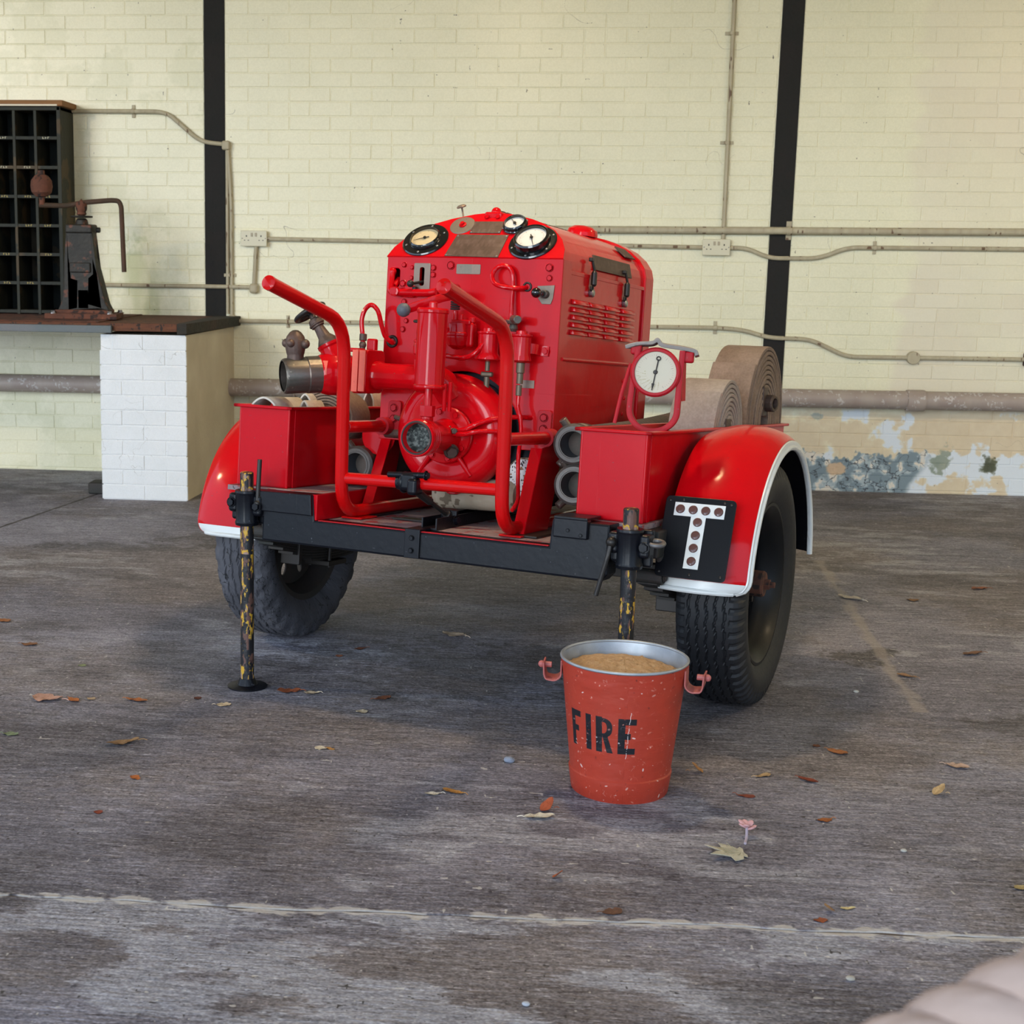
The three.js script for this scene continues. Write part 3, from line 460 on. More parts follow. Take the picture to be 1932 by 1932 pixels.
// mudguards
function arcSheet(xs, rOf, a0, a1, n, cz, th, cut) {                    // sheet swept round the axle; a = angle from the rear (z) upwards
  const rows = [], push = (inner) => { for (let i = 0; i <= n; i++) { const a = a0 + (a1 - a0) * i / n, row = []; for (const x00 of xs) { const x = cut ? cut(x00, a) : x00, r = rOf(x00) - (inner ? th : 0); row.push([x, r * Math.sin(a), cz + r * Math.cos(a)]); } rows.push(row); } };
  push(false); const pos = [], idx = [], m = xs.length; rows.flat().forEach((p) => pos.push(...p));
  for (let i = 0; i < n; i++) for (let k = 0; k < m - 1; k++) { const a = i * m + k, b = a + m; idx.push(a, a + 1, b, a + 1, b + 1, b); }
  const g = new THREE.BufferGeometry(); g.setAttribute('position', new THREE.Float32BufferAttribute(pos, 3)); g.setIndex(idx); return boxUV(toCreasedNormals(g, 40 * R));
}
for (const side of [0, 1]) {
  const s = side ? 1 : -1, xi = side ? .652 : -.6, xo = side ? .876 : -.815, cz = -.015, a0 = 2.5 * R, a1 = 172 * R;
  const crown = (x) => { const u = (x - xi) / (xo - xi) * 2 - 1; return .414 + (side ? .03 : .014) * (1 - u * u) - (u > .8 ? (u - .8) * .03 : 0); };
  const xs = Array.from({ length: 13 }, (_, k) => xi + (xo - xi) * k / 12);
  const xe = (a) => { const q = Math.min(1, (a - a0) / (5.5 * R)); return xo - s * .032 * (1 - Math.sqrt(1 - (1 - q) ** 2)); }, cut = (x, a) => xi + (x - xi) * (xe(a) - xi) / (xo - xi);
  const f = part(trailer, 'mudguard', arcSheet(xs, crown, a0, a1, 128, cz, 0, cut), red, 'red domed mudguard');
  part(f, 'underside', arcSheet(xs, (x) => crown(x) - .004, a0, a1, 128, cz, 0, cut), black, 'dark blue-black underside');
  // white lip turned down along the outer edge, and round the tail
  const lip = []; for (let i = 0; i <= 128; i++) { const a = a0 + (a1 - a0) * i / 128; lip.push(V(xe(a), .403 * Math.sin(a), cz + .403 * Math.cos(a))); }
  part(f, side ? 'white_edge' : 'rolled_edge', [sweep(lip, rect(-.019, .004, -.0045, .0045, .002, 2), true, true, V(0, 1, 0).multiplyScalar(0).add(V(0, 0, 1))), sweep(lip.map((p) => V(p.x + s * .002, p.y * .962, cz + (p.z - cz) * .962)), circ(.0085, 10))], side ? white : red, side ? 'white painted edge' : 'rolled red edge');
  const tail = xs.map((x) => { const r = crown(x) + .0012; return V(cut(x, a0), r * Math.sin(a0), cz + r * Math.cos(a0)); });
  part(f, 'white_tail_band', [arcSheet(xs, (x) => crown(x) + .0016, a0 - .1 * R, a0 + 3.6 * R, 24, cz, 0, (x, a) => cut(x, Math.max(a, a0))), sweep(tail, circ(.007, 10))], white, 'white painted tail edge');
  parts(f, 'stay', [sweep([V(xi - s * .05, .15, .2), V(xi + s * .02, .33, .2)], rect(-.003, .003, -.015, .015)), sweep([V(xi - s * .05, .15, -.3), V(xi + s * .02, .3, -.28)], rect(-.003, .003, -.015, .015))], darkFrame);
}
// T plate
{
  const n = V(0, .33, .944).normalize(), up = V(0, .944, -.33).normalize(), O = V(.745, .158, .4225), Mx = basis(V(1, 0, 0), up, n, O);
  const pl = part(trailer, 'trailer_sign', slab(rect(-.092, .092, -.112, .105, .012), .006, .0015).applyMatrix4(Mx), blackGloss, 'black plate with white letter T');
  pl.material = phy('#0b0c11', .35, { clearcoat: .15, clearcoatRoughness: .2, specularIntensity: .4 });
  part(pl, 'letter_t', slab([[-.066, .052], [-.066, .088], [.066, .088], [.066, .052], [.0195, .052], [.0195, -.086], [-.0195, -.086], [-.0195, .052]], .0016, .0004, [], .006).applyMatrix4(Mx), white, 'white letter T');
  for (const [x, y] of [[-.05, .07], [-.0165, .07], [.0165, .07], [.05, .07], [0, .038], [0, .003], [0, -.031], [0, -.066]]) part(pl, 'reflector', lathe([[.012, 0], [.012, .002], [.0105, .004], [.006, .0058], [0, .0064]], V(x, y, .0074).applyMatrix4(Mx), n, 20), phy('#5c3b36', .22, { clearcoat: .8, clearcoatRoughness: .1 }), 'small dark red round reflector');
  parts(pl, 'screw', [[-.08, .092], [-.045, .095], [.062, .095], [.08, .092], [-.08, -.1], [.08, -.1], [0, -.102]].map(([x, y]) => rivet(V(x, y, .006).applyMatrix4(Mx), n, .0042)), darkMetal);
}
// open sheet-metal lockers on both sides
function locker(x0, x1, label) {
  const y0 = .188, y1 = .42, z0 = -1.1, z1 = .505, t = .004, o = .006, b = part(trailer, 'locker', [box(x0, x1, y0, y0 + t, z0, z1), box(x0, x0 + t, y0, y1, z0, z1), box(x1 - t, x1, y0, y1, z0, z1), box(x0, x1, y0, y1, z0, z0 + t), box(x0, x1, y0, y1, z1 - t, z1), rod(V(x1 - .002, y0, z1 - .003), V(x1 - .002, y1, z1 - .003), .004), rod(V(x0 + .002, y0, z1 - .003), V(x0 + .002, y1, z1 - .003), .004)], redBox, label);
  part(b, 'rim', [rbox((x0 + x1) / 2, y1, z1 + .006, x1 - x0 + .03, .009, .018, .003), rbox((x0 + x1) / 2, y1, z0 - .006, x1 - x0 + .03, .009, .018, .003), rbox(x0 - .006, y1, (z0 + z1) / 2, .018, .009, z1 - z0 + .03, .003), rbox(x1 + .006, y1, (z0 + z1) / 2, .018, .009, z1 - z0 + .03, .003)], redBox);
  parts(b, 'seam_strip', [box(x1 - .001, x1 + .003, y0, y1 - .005, z1 - .055, z1 - .03, .001), box(x0 - .003, x0 + .001, y0, y1 - .005, z1 - .055, z1 - .03, .001)], redBox);
}
locker(-.606, -.438, 'open red sheet-metal locker on the left');
locker(.447, .624, 'open red sheet-metal locker on the right');
// prop legs (they stand plumb)
function prop(x, z, floorY, first) {
  const top = V(x, .236, z), at = (y) => V(x, y, z + (y - .236) * UPW.z / UPW.y), l = part(trailer, 'prop_leg', [rod(at(floorY + .008), top, .0195, .0195, 24), ], wornBlack, 'prop leg with flaking black, yellow and rust');
  part(l, 'foot_plate', lathe([[.0, 0], [.058, 0], [.058, .008], [.03, .012], [.022, .03], [0, .03]], at(floorY), UPW, 28), black);
  part(l, 'sleeve', [lathe([[.0215, 0], [.033, 0], [.0345, .008], [.032, .014], [.032, .088], [.0345, .094], [.033, .1], [.0215, .1]], at(.085), UPW, 28)], black, 'black clamp sleeve');
  const m = at(.135), b = [rbox(m.x, m.y, m.z - .036, .1, .095, .02, .006), rbox(m.x - .04, m.y + .012, m.z - .008, .03, .055, .05, .01), rbox(m.x - .036, m.y - .022, m.z - .012, .022, .03, .04, .008), rbox(m.x + .04, m.y + .008, m.z - .008, .03, .06, .05, .01), bolt(V(m.x - .042, m.y + .012, m.z + .017), V(0, 0, 1), .011, .009), bolt(V(m.x + .042, m.y + .006, m.z + .017), V(0, 0, 1), .011, .009)];
  part(l, 'clamp_bracket', b, black);
  if (first) part(l, 'clamp_handle', [rod(V(m.x + .042, m.y + .02, m.z + .012), V(m.x + .04, m.y + .14, m.z + .006), .0065), ball(V(m.x + .042, m.y + .015, m.z + .012), .011, 12)], darkMetal);
  else { part(l, 'clamp_handle', [pipe([V(m.x - .042, m.y + .012, m.z + .022), V(m.x - .046, m.y - .02, m.z + .026), V(m.x - .07, m.y - .125, m.z + .03)], .0062, .02), ball(V(m.x - .042, m.y + .012, m.z + .02), .013, 14)], darkMetal); }
  return m;
}
prop(-.502, .62, -.398, true);
{ const m = prop(.63, .62, -.398, false); part(trailer, 'eye_bolt', [torus(V(m.x + .066, m.y + .018, m.z - .005), V(.05, 1, .25), .018, .0062, 28, 10), rod(V(m.x + .02, m.y + .018, m.z - .02), V(m.x + .05, m.y + .018, m.z - .01), .0055)], std('#6c6a6a', .5, .6), 'grey eye bolt'); }

// ───────────── the pump unit ─────────────
const pump = tThing('fire_pump', 'red engine-driven fire pump with gauges, hood and tubular lifting handles on the trailer', 'fire pump', [0, .118, 0]);
const HX = .27, CREASE = .876, ZF = .26;
const ARCH = [[.27, .36], [.27, .60], [.27, CREASE], [.263, .905], [.243, .934], [.211, .961], [.17, .982], [.126, .997], [.06, 1.012], [.0, 1.019]];
const archL = ARCH.map(([x, y]) => [-x, y]).reverse().slice(1), ARC = [...ARCH, ...archL];
const dense = []; for (let i = 0; i < ARC.length - 1; i++) for (let k = 0; k < 4; k++) dense.push([mix(ARC[i][0], ARC[i + 1][0], k / 4), mix(ARC[i][1], ARC[i + 1][1], k / 4)]); dense.push(ARC[ARC.length - 1]);
{ // hood
  const pos = [], idx = [], nz = 8, n = dense.length;
  for (let j = 0; j <= nz; j++) for (const [x, y] of dense) { const zf = y > CREASE ? ZF - (y - CREASE) - .001 : ZF - .03; pos.push(x * .985, y - (y > .9 ? .003 : 0), mix(zf, -.51, j / nz)); }
  for (let j = 0; j < nz; j++) for (let i = 0; i < n - 1; i++) { const a = j * n + i, b = a + n; idx.push(a, a + 1, b, a + 1, b + 1, b); }
  const g = new THREE.BufferGeometry(); g.setAttribute('position', new THREE.Float32BufferAttribute(pos, 3)); g.setIndex(idx);
  const hood = part(pump, 'hood', toCreasedNormals(g, 50 * R), red, 'red rounded engine hood');
  part(hood, 'ridge_hinge', [rod(V(0, 1.019, .1), V(0, 1.019, -.52), .006), ...Array.from({ length: 12 }, (_, k) => rod(V(0, 1.02, .08 - k * .05), V(0, 1.02, .05 - k * .05), .009))], std('#4a2320', .6), 'dark ribbed hinge along the ridge');
  part(hood, 'filler_cap', lathe([[.05, 0], [.05, .008], [.046, .02], [.03, .03], [0, .034]], V(.075, 1.005, -.43), V(.12, 1, 0), 32), red);
  part(hood, 'hood_plate', [rbox(0, 0, 0, .004, .045, .35, .001).rotateZ(.23).translate(.2665, .889, -.19)], plateBrown, 'brown-green plate on the hood side');
  part(hood, 'small_plate', [rbox(0, 0, 0, .004, .05, .1, .001).rotateZ(.87).translate(.2265, .95, -.42)], plateBrown);
  part(hood, 'hood_edge', [box(.264, .2735, .838, .85, -.5, .215, .002)], red);
  for (const s of [-1, 1]) {
    const side = part(pump, 'side_panel', box(s > 0 ? .2655 : -.2725, s > 0 ? .2725 : -.2655, .602, .84, -.475, .215, .002), red, s > 0 ? 'red louvred side panel' : undefined);
    if (s > 0) {
      const lv = []; for (let c = 0; c < 4; c++) for (let r = 0; r < 5; r++) lv.push([[.112, -.026, -.17, -.326][c], .765 - r * .0215 - c * .001]);
      const lg = (() => { const pts = []; for (let i = 0; i <= 8; i++) { const a = i / 8 * Math.PI / 2; pts.push([.0155 * Math.sin(a), .0145 * (Math.cos(a))]); } return creased(slab([[0, 0], ...pts.reverse()], .116, .002).rotateY(0), 30); })();
      for (const [z, y] of lv) part(side, 'louvre', lg.clone().translate(.2722, y - .008, z - .058), red);
    }
    const low = part(pump, 'lower_panel', box(s > 0 ? .262 : -.27, s > 0 ? .27 : -.262, .36, .598, -.475, .235, .002), red, s > 0 ? 'plain lower side panel' : undefined);
    if (s > 0) {
      part(low, 'hinge_rod', [rod(V(.274, .6, .225), V(.274, .597, -.47), .006), rod(V(.274, .597, -.47), V(.274, .597, -.53), .0035)], red);
      parts(low, 'rivet', [[.55, .226], [.55, .205], [.496, .226], [.444, .226], [.545, -.355], [.545, -.385], [.491, -.38], [.441, -.367], [.39, .226], [.39, -.37]].map(([y, z]) => rivet(V(.27, y, z), V(1, 0, 0), .007)), red);
    }
    if (s > 0) for (const [z, y] of [[.03, 0], [-.283, -.012]]) {
      const c = part(pump, 'hood_catch', [rbox(.276, .893 + y, z, .012, .012, .022, .003), rod(V(.279, .89 + y, z), V(.284, .862 + y, z - .008), .004), lathe([[.004, 0], [.0085, .006], [.009, .04], [.005, .046]], V(.284, .862 + y, z - .008), V(0, -1, 0), 14), torus(V(.28, .81 + y, z - .006), V(1, 0, 0), .008, .0035, 18, 8)], darkMetal, 'dark toggle catch');
      part(c, 'catch_knob', [lathe([[.0, 0], [.011, 0], [.012, .004], [.012, .012], [.008, .015], [0, .015]], V(.272, .797 + y, z - .01), V(1, 0, 0), 14)], steel);
    }
  }
  part(pump, 'rear_bulkhead', slab([[-.275, .34], ...dense.map(([x, y]) => [x * 1.02, y + .003]).reverse(), [.275, .34]], .085, .004, [], -.59), red);
}
{ // front plate with arched cut-out for the pump, instrument panel leaning back above it
  const notch = disc(-.006, .37, .182, 30, -10, 190), pts = [[.275, .34], [.275, CREASE], [-.272, CREASE], [-.272, .34], ...notch.slice().reverse()];
  const fp2 = part(pump, 'front_plate', [slab(pts, .014, .002, [rect(-.264, -.23, .788, .842, .008), rect(-.164, -.149, .793, .846, .006)], ZF - .014), box(.2665, .2755, .34, CREASE, .19, ZF - .004, .001), box(-.2725, -.2635, .34, CREASE, .19, ZF - .004, .001)], red, 'red front bulkhead plate');
  const up = V(0, 1, -1).normalize(), n = V(0, 1, 1).normalize(), Mx = basis(V(1, 0, 0), up, n, V(0, CREASE, ZF)), S = Math.SQRT2;
  const out = [[-.275, 0], [.275, 0], ...ARC.filter(([, y]) => y > CREASE + .001).map(([x, y]) => [x * 1.015, (y - CREASE) * S])];
  const pan = part(pump, 'instrument_panel', slab(out, .006, .002, [], -.004).applyMatrix4(Mx), red, 'red instrument panel leaning back');
  const face = (kind) => canvasTex(512, 512, (c, w) => {
    c.fillStyle = kind === 0 ? '#c4b088' : '#cfccc5'; c.fillRect(0, 0, w, w); c.translate(w / 2, w / 2); c.strokeStyle = '#3a332c'; c.fillStyle = '#3a332c';
    for (let i = 0; i <= 60; i++) { const a = (-225 + i * 4.5) * R, b = i % 10 === 0; c.lineWidth = b ? 5 : 2; c.beginPath(); c.moveTo(Math.cos(a) * 215, Math.sin(a) * 215); c.lineTo(Math.cos(a) * (b ? 180 : 196), Math.sin(a) * (b ? 180 : 196)); c.stroke(); }
    for (let i = 0; i < 60; i++) { c.globalAlpha = .25; c.fillStyle = '#7a6848'; const a = i * 2.4, r = 240 * Math.sqrt((i * 37 % 60) / 60); c.beginPath(); c.arc(Math.cos(a) * r, Math.sin(a) * r, 2 + i % 5, 0, 7); c.fill(); }
  });
  const gauge = (x, s, rF, rB, rI, hgt, kind, ang, label) => {
    const at = (h) => V(x, s, h).applyMatrix4(Mx);
    const g = part(pump, 'gauge', [lathe([[rI, .001], [rF, .001], [rF, .005], [rF - .003, .008], [rB + .002, .009], [rB, hgt], [rB - .004, hgt + .004], [rI, hgt + .002], [rI - .001, hgt - .006]], at(0), n, 56)], blackGloss, label);
    const dial = lathe([[0, hgt - .006], [rI, hgt - .006]], at(0), n, 48), p = dial.attributes.position, uv = new Float32Array(p.count * 2), inv = Mx.clone().invert(), q = V(0, 0, 0);
    for (let i = 0; i < p.count; i++) { q.fromBufferAttribute(p, i).applyMatrix4(inv); uv[2 * i] = .5 + (q.x - x) / rI / 2; uv[2 * i + 1] = .5 + (q.y - s) / rI / 2; } dial.setAttribute('uv', new THREE.BufferAttribute(uv, 2));
    part(g, 'dial', dial, std('#ffffff', .6, 0, { map: face(kind) }), 'printed dial face', true);
    const c = at(hgt - .003), tip = V(x + Math.cos(ang) * rI * .8, s + Math.sin(ang) * rI * .8, hgt - .003).applyMatrix4(Mx), tail = V(x - Math.cos(ang) * rI * .3, s - Math.sin(ang) * rI * .3, hgt - .003).applyMatrix4(Mx);
    part(g, 'needle', [rod(tail, tip, .0016, .0006, 8), lathe([[.005, 0], [.004, .003], [0, .003]], c, n, 14)], darkMetal);
    parts(g, 'flange_screw', [0, 1, 2, 3, 4, 5].map((k) => rivet(V(x + Math.cos(k * 1.047 + .5) * (rF + rB) / 2, s + Math.sin(k * 1.047 + .5) * (rF + rB) / 2, .008).applyMatrix4(Mx), n, .0038)), steel);
  };
  gauge(-.175, .071, .07, .046, .043, .016, 0, 200 * R, 'round gauge with yellowed dial');
  gauge(.164, .064, .07, .052, .044, .026, 1, -65 * R, 'round gauge with white dial');
  gauge(.086, .139, .037, .034, .03, .016, 1, 130 * R, 'small round gauge');
  part(pan, 'selector_disc', [lathe([[0, .006], [.02, .006], [.036, .005], [.038, .003], [.038, .001]], V(-.081, .139, 0).applyMatrix4(Mx), n, 40)], plateGrey, 'grey-brown round dial plate');
  part(pan, 'selector_knob', [lathe([[.011, .006], [.011, .009], [.006, .011], [.006, .016], [0, .018]], V(-.078, .137, 0).applyMatrix4(Mx), n, 20)], red);
  part(pan, 'name_plate', slab([[-.089, .002], [.079, -.002], [.08, .096], [-.082, .097]], .0025, .0006, [], .002).applyMatrix4(Mx), plateBrown, 'large brown instruction plate');
  part(pan, 'name_plate', slab(rect(-.046, .05, .104, .156), .0025, .0006, [], .002).applyMatrix4(Mx), plateBrown);
  parts(pan, 'plate_screw', [[-.084, .006], [.074, .003], [.075, .09], [-.077, .09], [-.042, .108], [.046, .108]].map(([x, s]) => rivet(V(x, s, .0045).applyMatrix4(Mx), n, .003)), steel);
  part(pan, 'hood_bracket', [rbox(.003, 1.008, .118, .055, .022, .04, .006), ball(V(.001, 1.02, .11), .015, 14), bolt(V(-.014, 1.003, .137), V(0, .4, 1), .007), bolt(V(.02, 1.003, .137), V(0, .4, 1), .007)], red);
  part(pan, 'pull_knob', [rod(V(-.098, 1.0, .12), V(-.112, 1.036, .108), .0028), lathe([[0, 0], [.014, .001], [.015, .004], [.01, .008], [0, .009]], V(-.112, 1.034, .108), V(-.2, 1, .35), 22)], plateGrey, 'small grey mushroom knob on a stalk');
  // fittings on the plate
  const z = ZF;
  part(fp2, 'slot_plate', slab(rect(-.183, -.13, .781, .858, .004), .003, .0008, [rect(-.164, -.149, .793, .846, .006)], z), plateGrey, 'grey slotted lever plate');
  part(fp2, 'throttle_lever', [rod(V(-.155, .806, z - .01), V(-.172, .797, z + .03), .004), ball(V(-.176, .796, z + .036), .0105, 16), lathe([[.008, 0], [.006, .014], [0, .015]], V(-.17, .788, z + .018), V(0, -1, 0), 14)], darkMetal);
  part(fp2, 'maker_plate', slab(rect(-.048, .027, .829, .857, .003), .002, .0005, [], z), plateGrey, 'small grey-brown maker plate');
  part(fp2, 'control_plate', slab([[.204, .8], [.255, .803], [.252, .766], [.246, .75], [.22, .75], [.206, .768]], .003, .0008, [], z), plateGrey);
  part(fp2, 'control_knob', [rod(V(.229, .777, z), V(.222, .778, z + .03), .008), ball(V(.217, .779, z + .042), .0145, 20)], blackGloss, 'black ball knob');
  part(fp2, 'control_ferrule', [rod(V(.231, .777, z + .002), V(.227, .7775, z + .016), .0115)], alu);
  for (const [x, y, r] of [[-.216, .852, .006], [-.066, .853, .0095], [.236, .851, .009], [.238, .822, .007], [-.217, .798, .008], [-.19, .845, .005], [-.121, .845, .007], [-.121, .825, .007], [-.19, .815, .005], [-.21, .745, .007], [-.044, .79, .008], [-.038, .78, .007], [-.21, .665, .007], [-.2, .69, .006]]) part(fp2, 'bolt_head', bolt(V(x, y, z), V(0, 0, 1), r, .006), red);
  part(fp2, 'bell_crank', [pipe([V(-.252, .83, z + .008), V(-.252, .776, z + .014), V(-.236, .771, z + .02), V(-.122, .772, z + .022), V(-.1, .776, z + .02)], .0105, .012), ball(V(-.252, .832, z + .004), .012, 14), lathe([[.014, 0], [.014, .016], [.006, .018], [0, .018]], V(-.229, .773, z + .02), V(0, 0, 1), 20), rod(V(-.24, .812, z - .02), V(-.244, .79, z + .004), .009), rbox(-.19, .775, z + .008, .03, .035, .016, .004)], red, 'red linkage lever');
  const loop = [V(.141, .70, z + .03), V(.138, .768, z + .022), V(.136, .815, z + .02), V(.128, .842, z + .02), V(.108, .853, z + .022), V(.087, .846, z + .025), V(.077, .826, z + .03), V(.086, .804, z + .035), V(.117, .793, z + .035), V(.157, .791, z + .022), V(.173, .796, z - .008)];
  part(fp2, 'looped_pipe', wire(loop, .0066, 60), red, 'thin red pipe bent in a loop');
  parts(fp2, 'grommet', [torus(V(.173, .797, z + .001), V(0, 0, 1), .011, .003), torus(V(-.243, .628, z + .001), V(0, 0, 1), .014, .005)], darkMetal);
  part(fp2, 'data_strip', box(.17, .212, .514, .536, z, z + .002), plateGrey);
}
{ // pump casing, inlet, priming cylinder
  const c = V(-.008, .374, 0), Z = V(0, 0, 1);
  const vol = part(pump, 'pump_casing', [lathe([[.12, .262], [.158, .266], [.168, .28], [.171, .3], [.169, .322], [.16, .341], [.145, .353], [.126, .357], [.108, .354], [.094, .349], [.082, .347], [0, .347]], c, Z, 72, 40)], red, 'round red volute pump casing');
  part(vol, 'cover_flange', [lathe([[0, .348], [.079, .348], [.081, .352], [.081, .366], [.078, .37], [.05, .372], [0, .372]], V(-.008, .37, 0), Z, 48)], red);
  for (let k = 0; k < 8; k++) { const a = k / 8 * 6.283 + .25; part(vol, 'bolt_head', bolt(V(-.008 + .067 * Math.cos(a), .37 + .067 * Math.sin(a), .37), Z, .0085, .008), red); }
  for (const a of [-55, -125, 20]) { const u = V(Math.cos(a * R), Math.sin(a * R), 0); part(vol, 'rib', rod(V(-.008, .372, .362).addScaledVector(u, .078), V(-.008, .375, .352).addScaledVector(u, .142), .007), red); }
  const inl = part(pump, 'suction_inlet', [lathe([[.052, .368], [.047, .385], [.044, .41], [.044, .475], [.047, .49], [.05, .496], [.05, .503], [.047, .505], [.05, .508], [.05, .514], [.047, .516], [.05, .519], [.05, .525], [.047, .527], [.05, .53], [.052, .54], [.052, .55], [.049, .554], [.041, .554], [.0395, .55], [.0395, .47]], V(-.006, .366, 0), Z, 56, 30)], red, 'red threaded suction inlet');
  part(inl, 'seal_ring', lathe([[.041, .5535], [.0425, .556], [.0455, .556], [.047, .5535]], V(-.006, .366, 0), Z, 48), darkMetal);
  part(inl, 'strainer', lathe([[0, .522], [.03, .524], [.0394, .535]], V(-.006, .366, 0), Z, 40), std('#ffffff', .7, .3, { map: tex(256, 256, (u, v) => { const n = fbm(u * 20, v * 20, 4); return mix3([34, 40, 38], [104, 110, 104], ss(.3, .75, n)); }, true, [9, 9]) }), 'grey strainer inside the inlet');
  part(inl, 'drain_plug', [bolt(V(.03, .328, .40), V(.6, -.3, .75), .016, .016)], gun);
  part(inl, 'drain_cock', [rod(V(.03, .385, .372), V(.03, .385, .41), .008), rod(V(.022, .398, .405), V(.022, .368, .405), .006), lathe([[.009, 0], [.009, .02], [.006, .022], [0, .022]], V(.03, .385, .4), V(.5, 0, .5), 6)], gun);
  part(pump, 'sensing_pipe', wire([V(.038, .386, .40), V(.07, .392, .40), V(.11, .413, .39), V(.155, .428, .36), V(.19, .432, .31), V(.21, .43, .25)], .0068), red);
  part(pump, 'sensing_pipe', wire([V(.038, .376, .405), V(.07, .378, .41), V(.11, .388, .405), V(.155, .39, .38), V(.19, .38, .32), V(.2, .38, .25)], .0068), red);
  const pc = V(-.014, .5, .475);
  const cy = part(pump, 'priming_cylinder', [lathe([[0, 0], [.043, 0], [.045, .003], [.045, .008], [.0415, .011], [.0415, .205], [.0445, .208], [.0445, .215], [.041, .22], [.012, .222], [.012, .235], [.008, .238], [0, .238]], pc, V(0, 1, 0), 48)], red, 'upright red priming cylinder');
  part(cy, 'stem', [lathe([[.011, -.05], [.011, 0]], pc, V(0, 1, 0), 20), creased(new THREE.CylinderGeometry(.021, .021, .03, 6).translate(pc.x, pc.y - .062, pc.z), 20), lathe([[.024, -.105], [.024, -.096], [.017, -.093], [.017, -.078], [.023, -.076]], pc, V(0, 1, 0), 24)], red);
  parts(cy, 'side_pipe', [rod(V(.024, .44, .45), V(.028, .515, .46), .0055), rod(V(.036, .44, .44), V(.04, .52, .45), .0055)], red);
  // small valve with hand wheel, ball lever
  const pv = V(-.082, .56, .40);
  const va = part(pump, 'primer_valve', [lathe([[.016, -.01], [.016, .018], [.011, .022], [.012, .03], [.02, .035], [.021, .055], [.018, .066], [.0205, .068], [.0205, .072], [.014, .075], [.012, .085], [.014, .087], [.014, .1], [.011, .103], [0, .104]], pv, V(0, 1, 0), 28)], red);
  part(va, 'hand_wheel', [rod(V(pv.x, .66, pv.z), V(pv.x, .685, pv.z), .004), torus(V(pv.x, .686, pv.z), V(0, 1, .1), .021, .004), rod(V(pv.x - .02, .686, pv.z), V(pv.x + .02, .686, pv.z), .0035)], darkMetal, 'small black hand wheel');
  part(va, 'blue_tag', [lathe([[0, 0], [.016, 0], [.017, .004], [.014, .012], [0, .013]], V(-.066, .712, .36), V(-.2, .1, 1), 24)], blueCap, 'blue and white valve cap');
  part(va, 'white_cap', [lathe([[.0, 0], [.02, 0], [.014, .016], [.005, .03], [0, .03]], V(-.068, .695, .35), V(0, 1, 0), 20)], white);
  const lv = part(pump, 'primer_lever', [sweep(pathOf([V(-.005, .768, .33), V(-.03, .752, .4), V(-.1, .716, .46)], .03), rect(-.012, .012, -.005, .005, .002, 2)), rod(V(-.04, .77, .3), V(.01, .766, .34), .012)], red);
  part(lv, 'lever_ball', [ball(V(-.108, .713, .468), .0195, 24), lathe([[.0195, 0], [.0165, .012], [.007, .016]], V(-.108, .713, .468), V(1, .35, -.7), 20)], std('#54585f', .55), 'grey ball grip');
  // carburettor-like bowl, filters
  const cb = part(pump, 'float_bowl', [lathe([[0, 0], [.014, .002], [.028, .012], [.0335, .028], [.0335, .038], [.036, .041], [.036, .047], [.033, .05], [.03, .075], [.0, .078]], V(-.012, .612, .305), V(0, 1, 0), 36), rbox(.026, .655, .3, .024, .07, .03, .008), rbox(.0, .69, .3, .06, .014, .04, .004), rod(V(-.022, .69, .31), V(-.022, .722, .31), .009), rod(V(-.003, .69, .31), V(-.003, .712, .31), .007), rod(V(.028, .69, .3), V(.028, .705, .3), .01), rod(V(-.045, .665, .32), V(-.03, .665, .33), .01)], red, 'red float bowl');
  part(cb, 'spring', [0, 1, 2, 3].map((k) => torus(V(-.023, .727 + k * .0065, .31), V(0, 1, .06), .0115, .0028, 24, 8)), darkMetal, 'black coil spring');
  const filt = (x, y0, y1, r, zc, flare) => part(pump, 'fuel_filter', [lathe([[0, 0], [flare * .55, .0], [flare, .006], [flare, .01], [r, .024], [r, y1 - y0 - .004], [r + .003, y1 - y0], [r + .003, y1 - y0 + .004], [r * .6, y1 - y0 + .006], [r * .6, y1 - y0 + .014], [0, y1 - y0 + .015]], V(x, y0, zc), V(0, 1, 0), 36)], red, 'red filter canister');
  const f1 = filt(.085, .583, .662, .029, .31, .036), f2 = filt(.185, .584, .658, .027, .31, .03);
  part(f1, 'filter_bracket', box(.052, .062, .6, .665, .26, .3, .001), red);
  part(f1, 'fuel_pipe', wire([V(-.045, .594, .32), V(-.01, .591, .33), V(.03, .59, .345), V(.06, .603, .345), V(.085, .64, .33), V(.1, .668, .31)], .0068), red);
  part(f1, 'fuel_cock', [rod(V(.087, .585, .31), V(.087, .556, .31), .007), rbox(.087, .547, .31, .036, .014, .016, .005), rod(V(.087, .54, .31), V(.087, .508, .31), .008)], brass, 'dull brass fuel cock');
  part(f1, 'fuel_pipe', wire([V(.087, .51, .31), V(.092, .49, .312), V(.104, .462, .315), V(.122, .444, .31), V(.15, .43, .28)], .0048), red);
  part(f2, 'filter_bracket', [sweep(pathOf([V(.205, .625, .3), V(.222, .624, .285), V(.225, .62, .264), V(.25, .619, .264)], .01), rect(-.014, .014, -.0025, .0025)), bolt(V(.24, .619, .266), V(0, 0, 1), .009)], red);
  part(f2, 'grey_knob', [rod(V(.146, .702, .29), V(.146, .69, .29), .022, .02), rod(V(.152, .704, .3), V(.178, .702, .33), .0115), lathe([[.01, -.02], [.014, -.012], [.01, 0]], V(.15, .69, .29), V(0, 1, 0), 16)], gun, 'grey metal knob');
  part(f2, 'fuel_union', [rod(V(.187, .584, .31), V(.187, .555, .31), .012), rod(V(.187, .555, .31), V(.187, .525, .31), .0095), rod(V(.186, .522, .31), V(.186, .492, .31), .0085)], brass, 'pale brass unions');
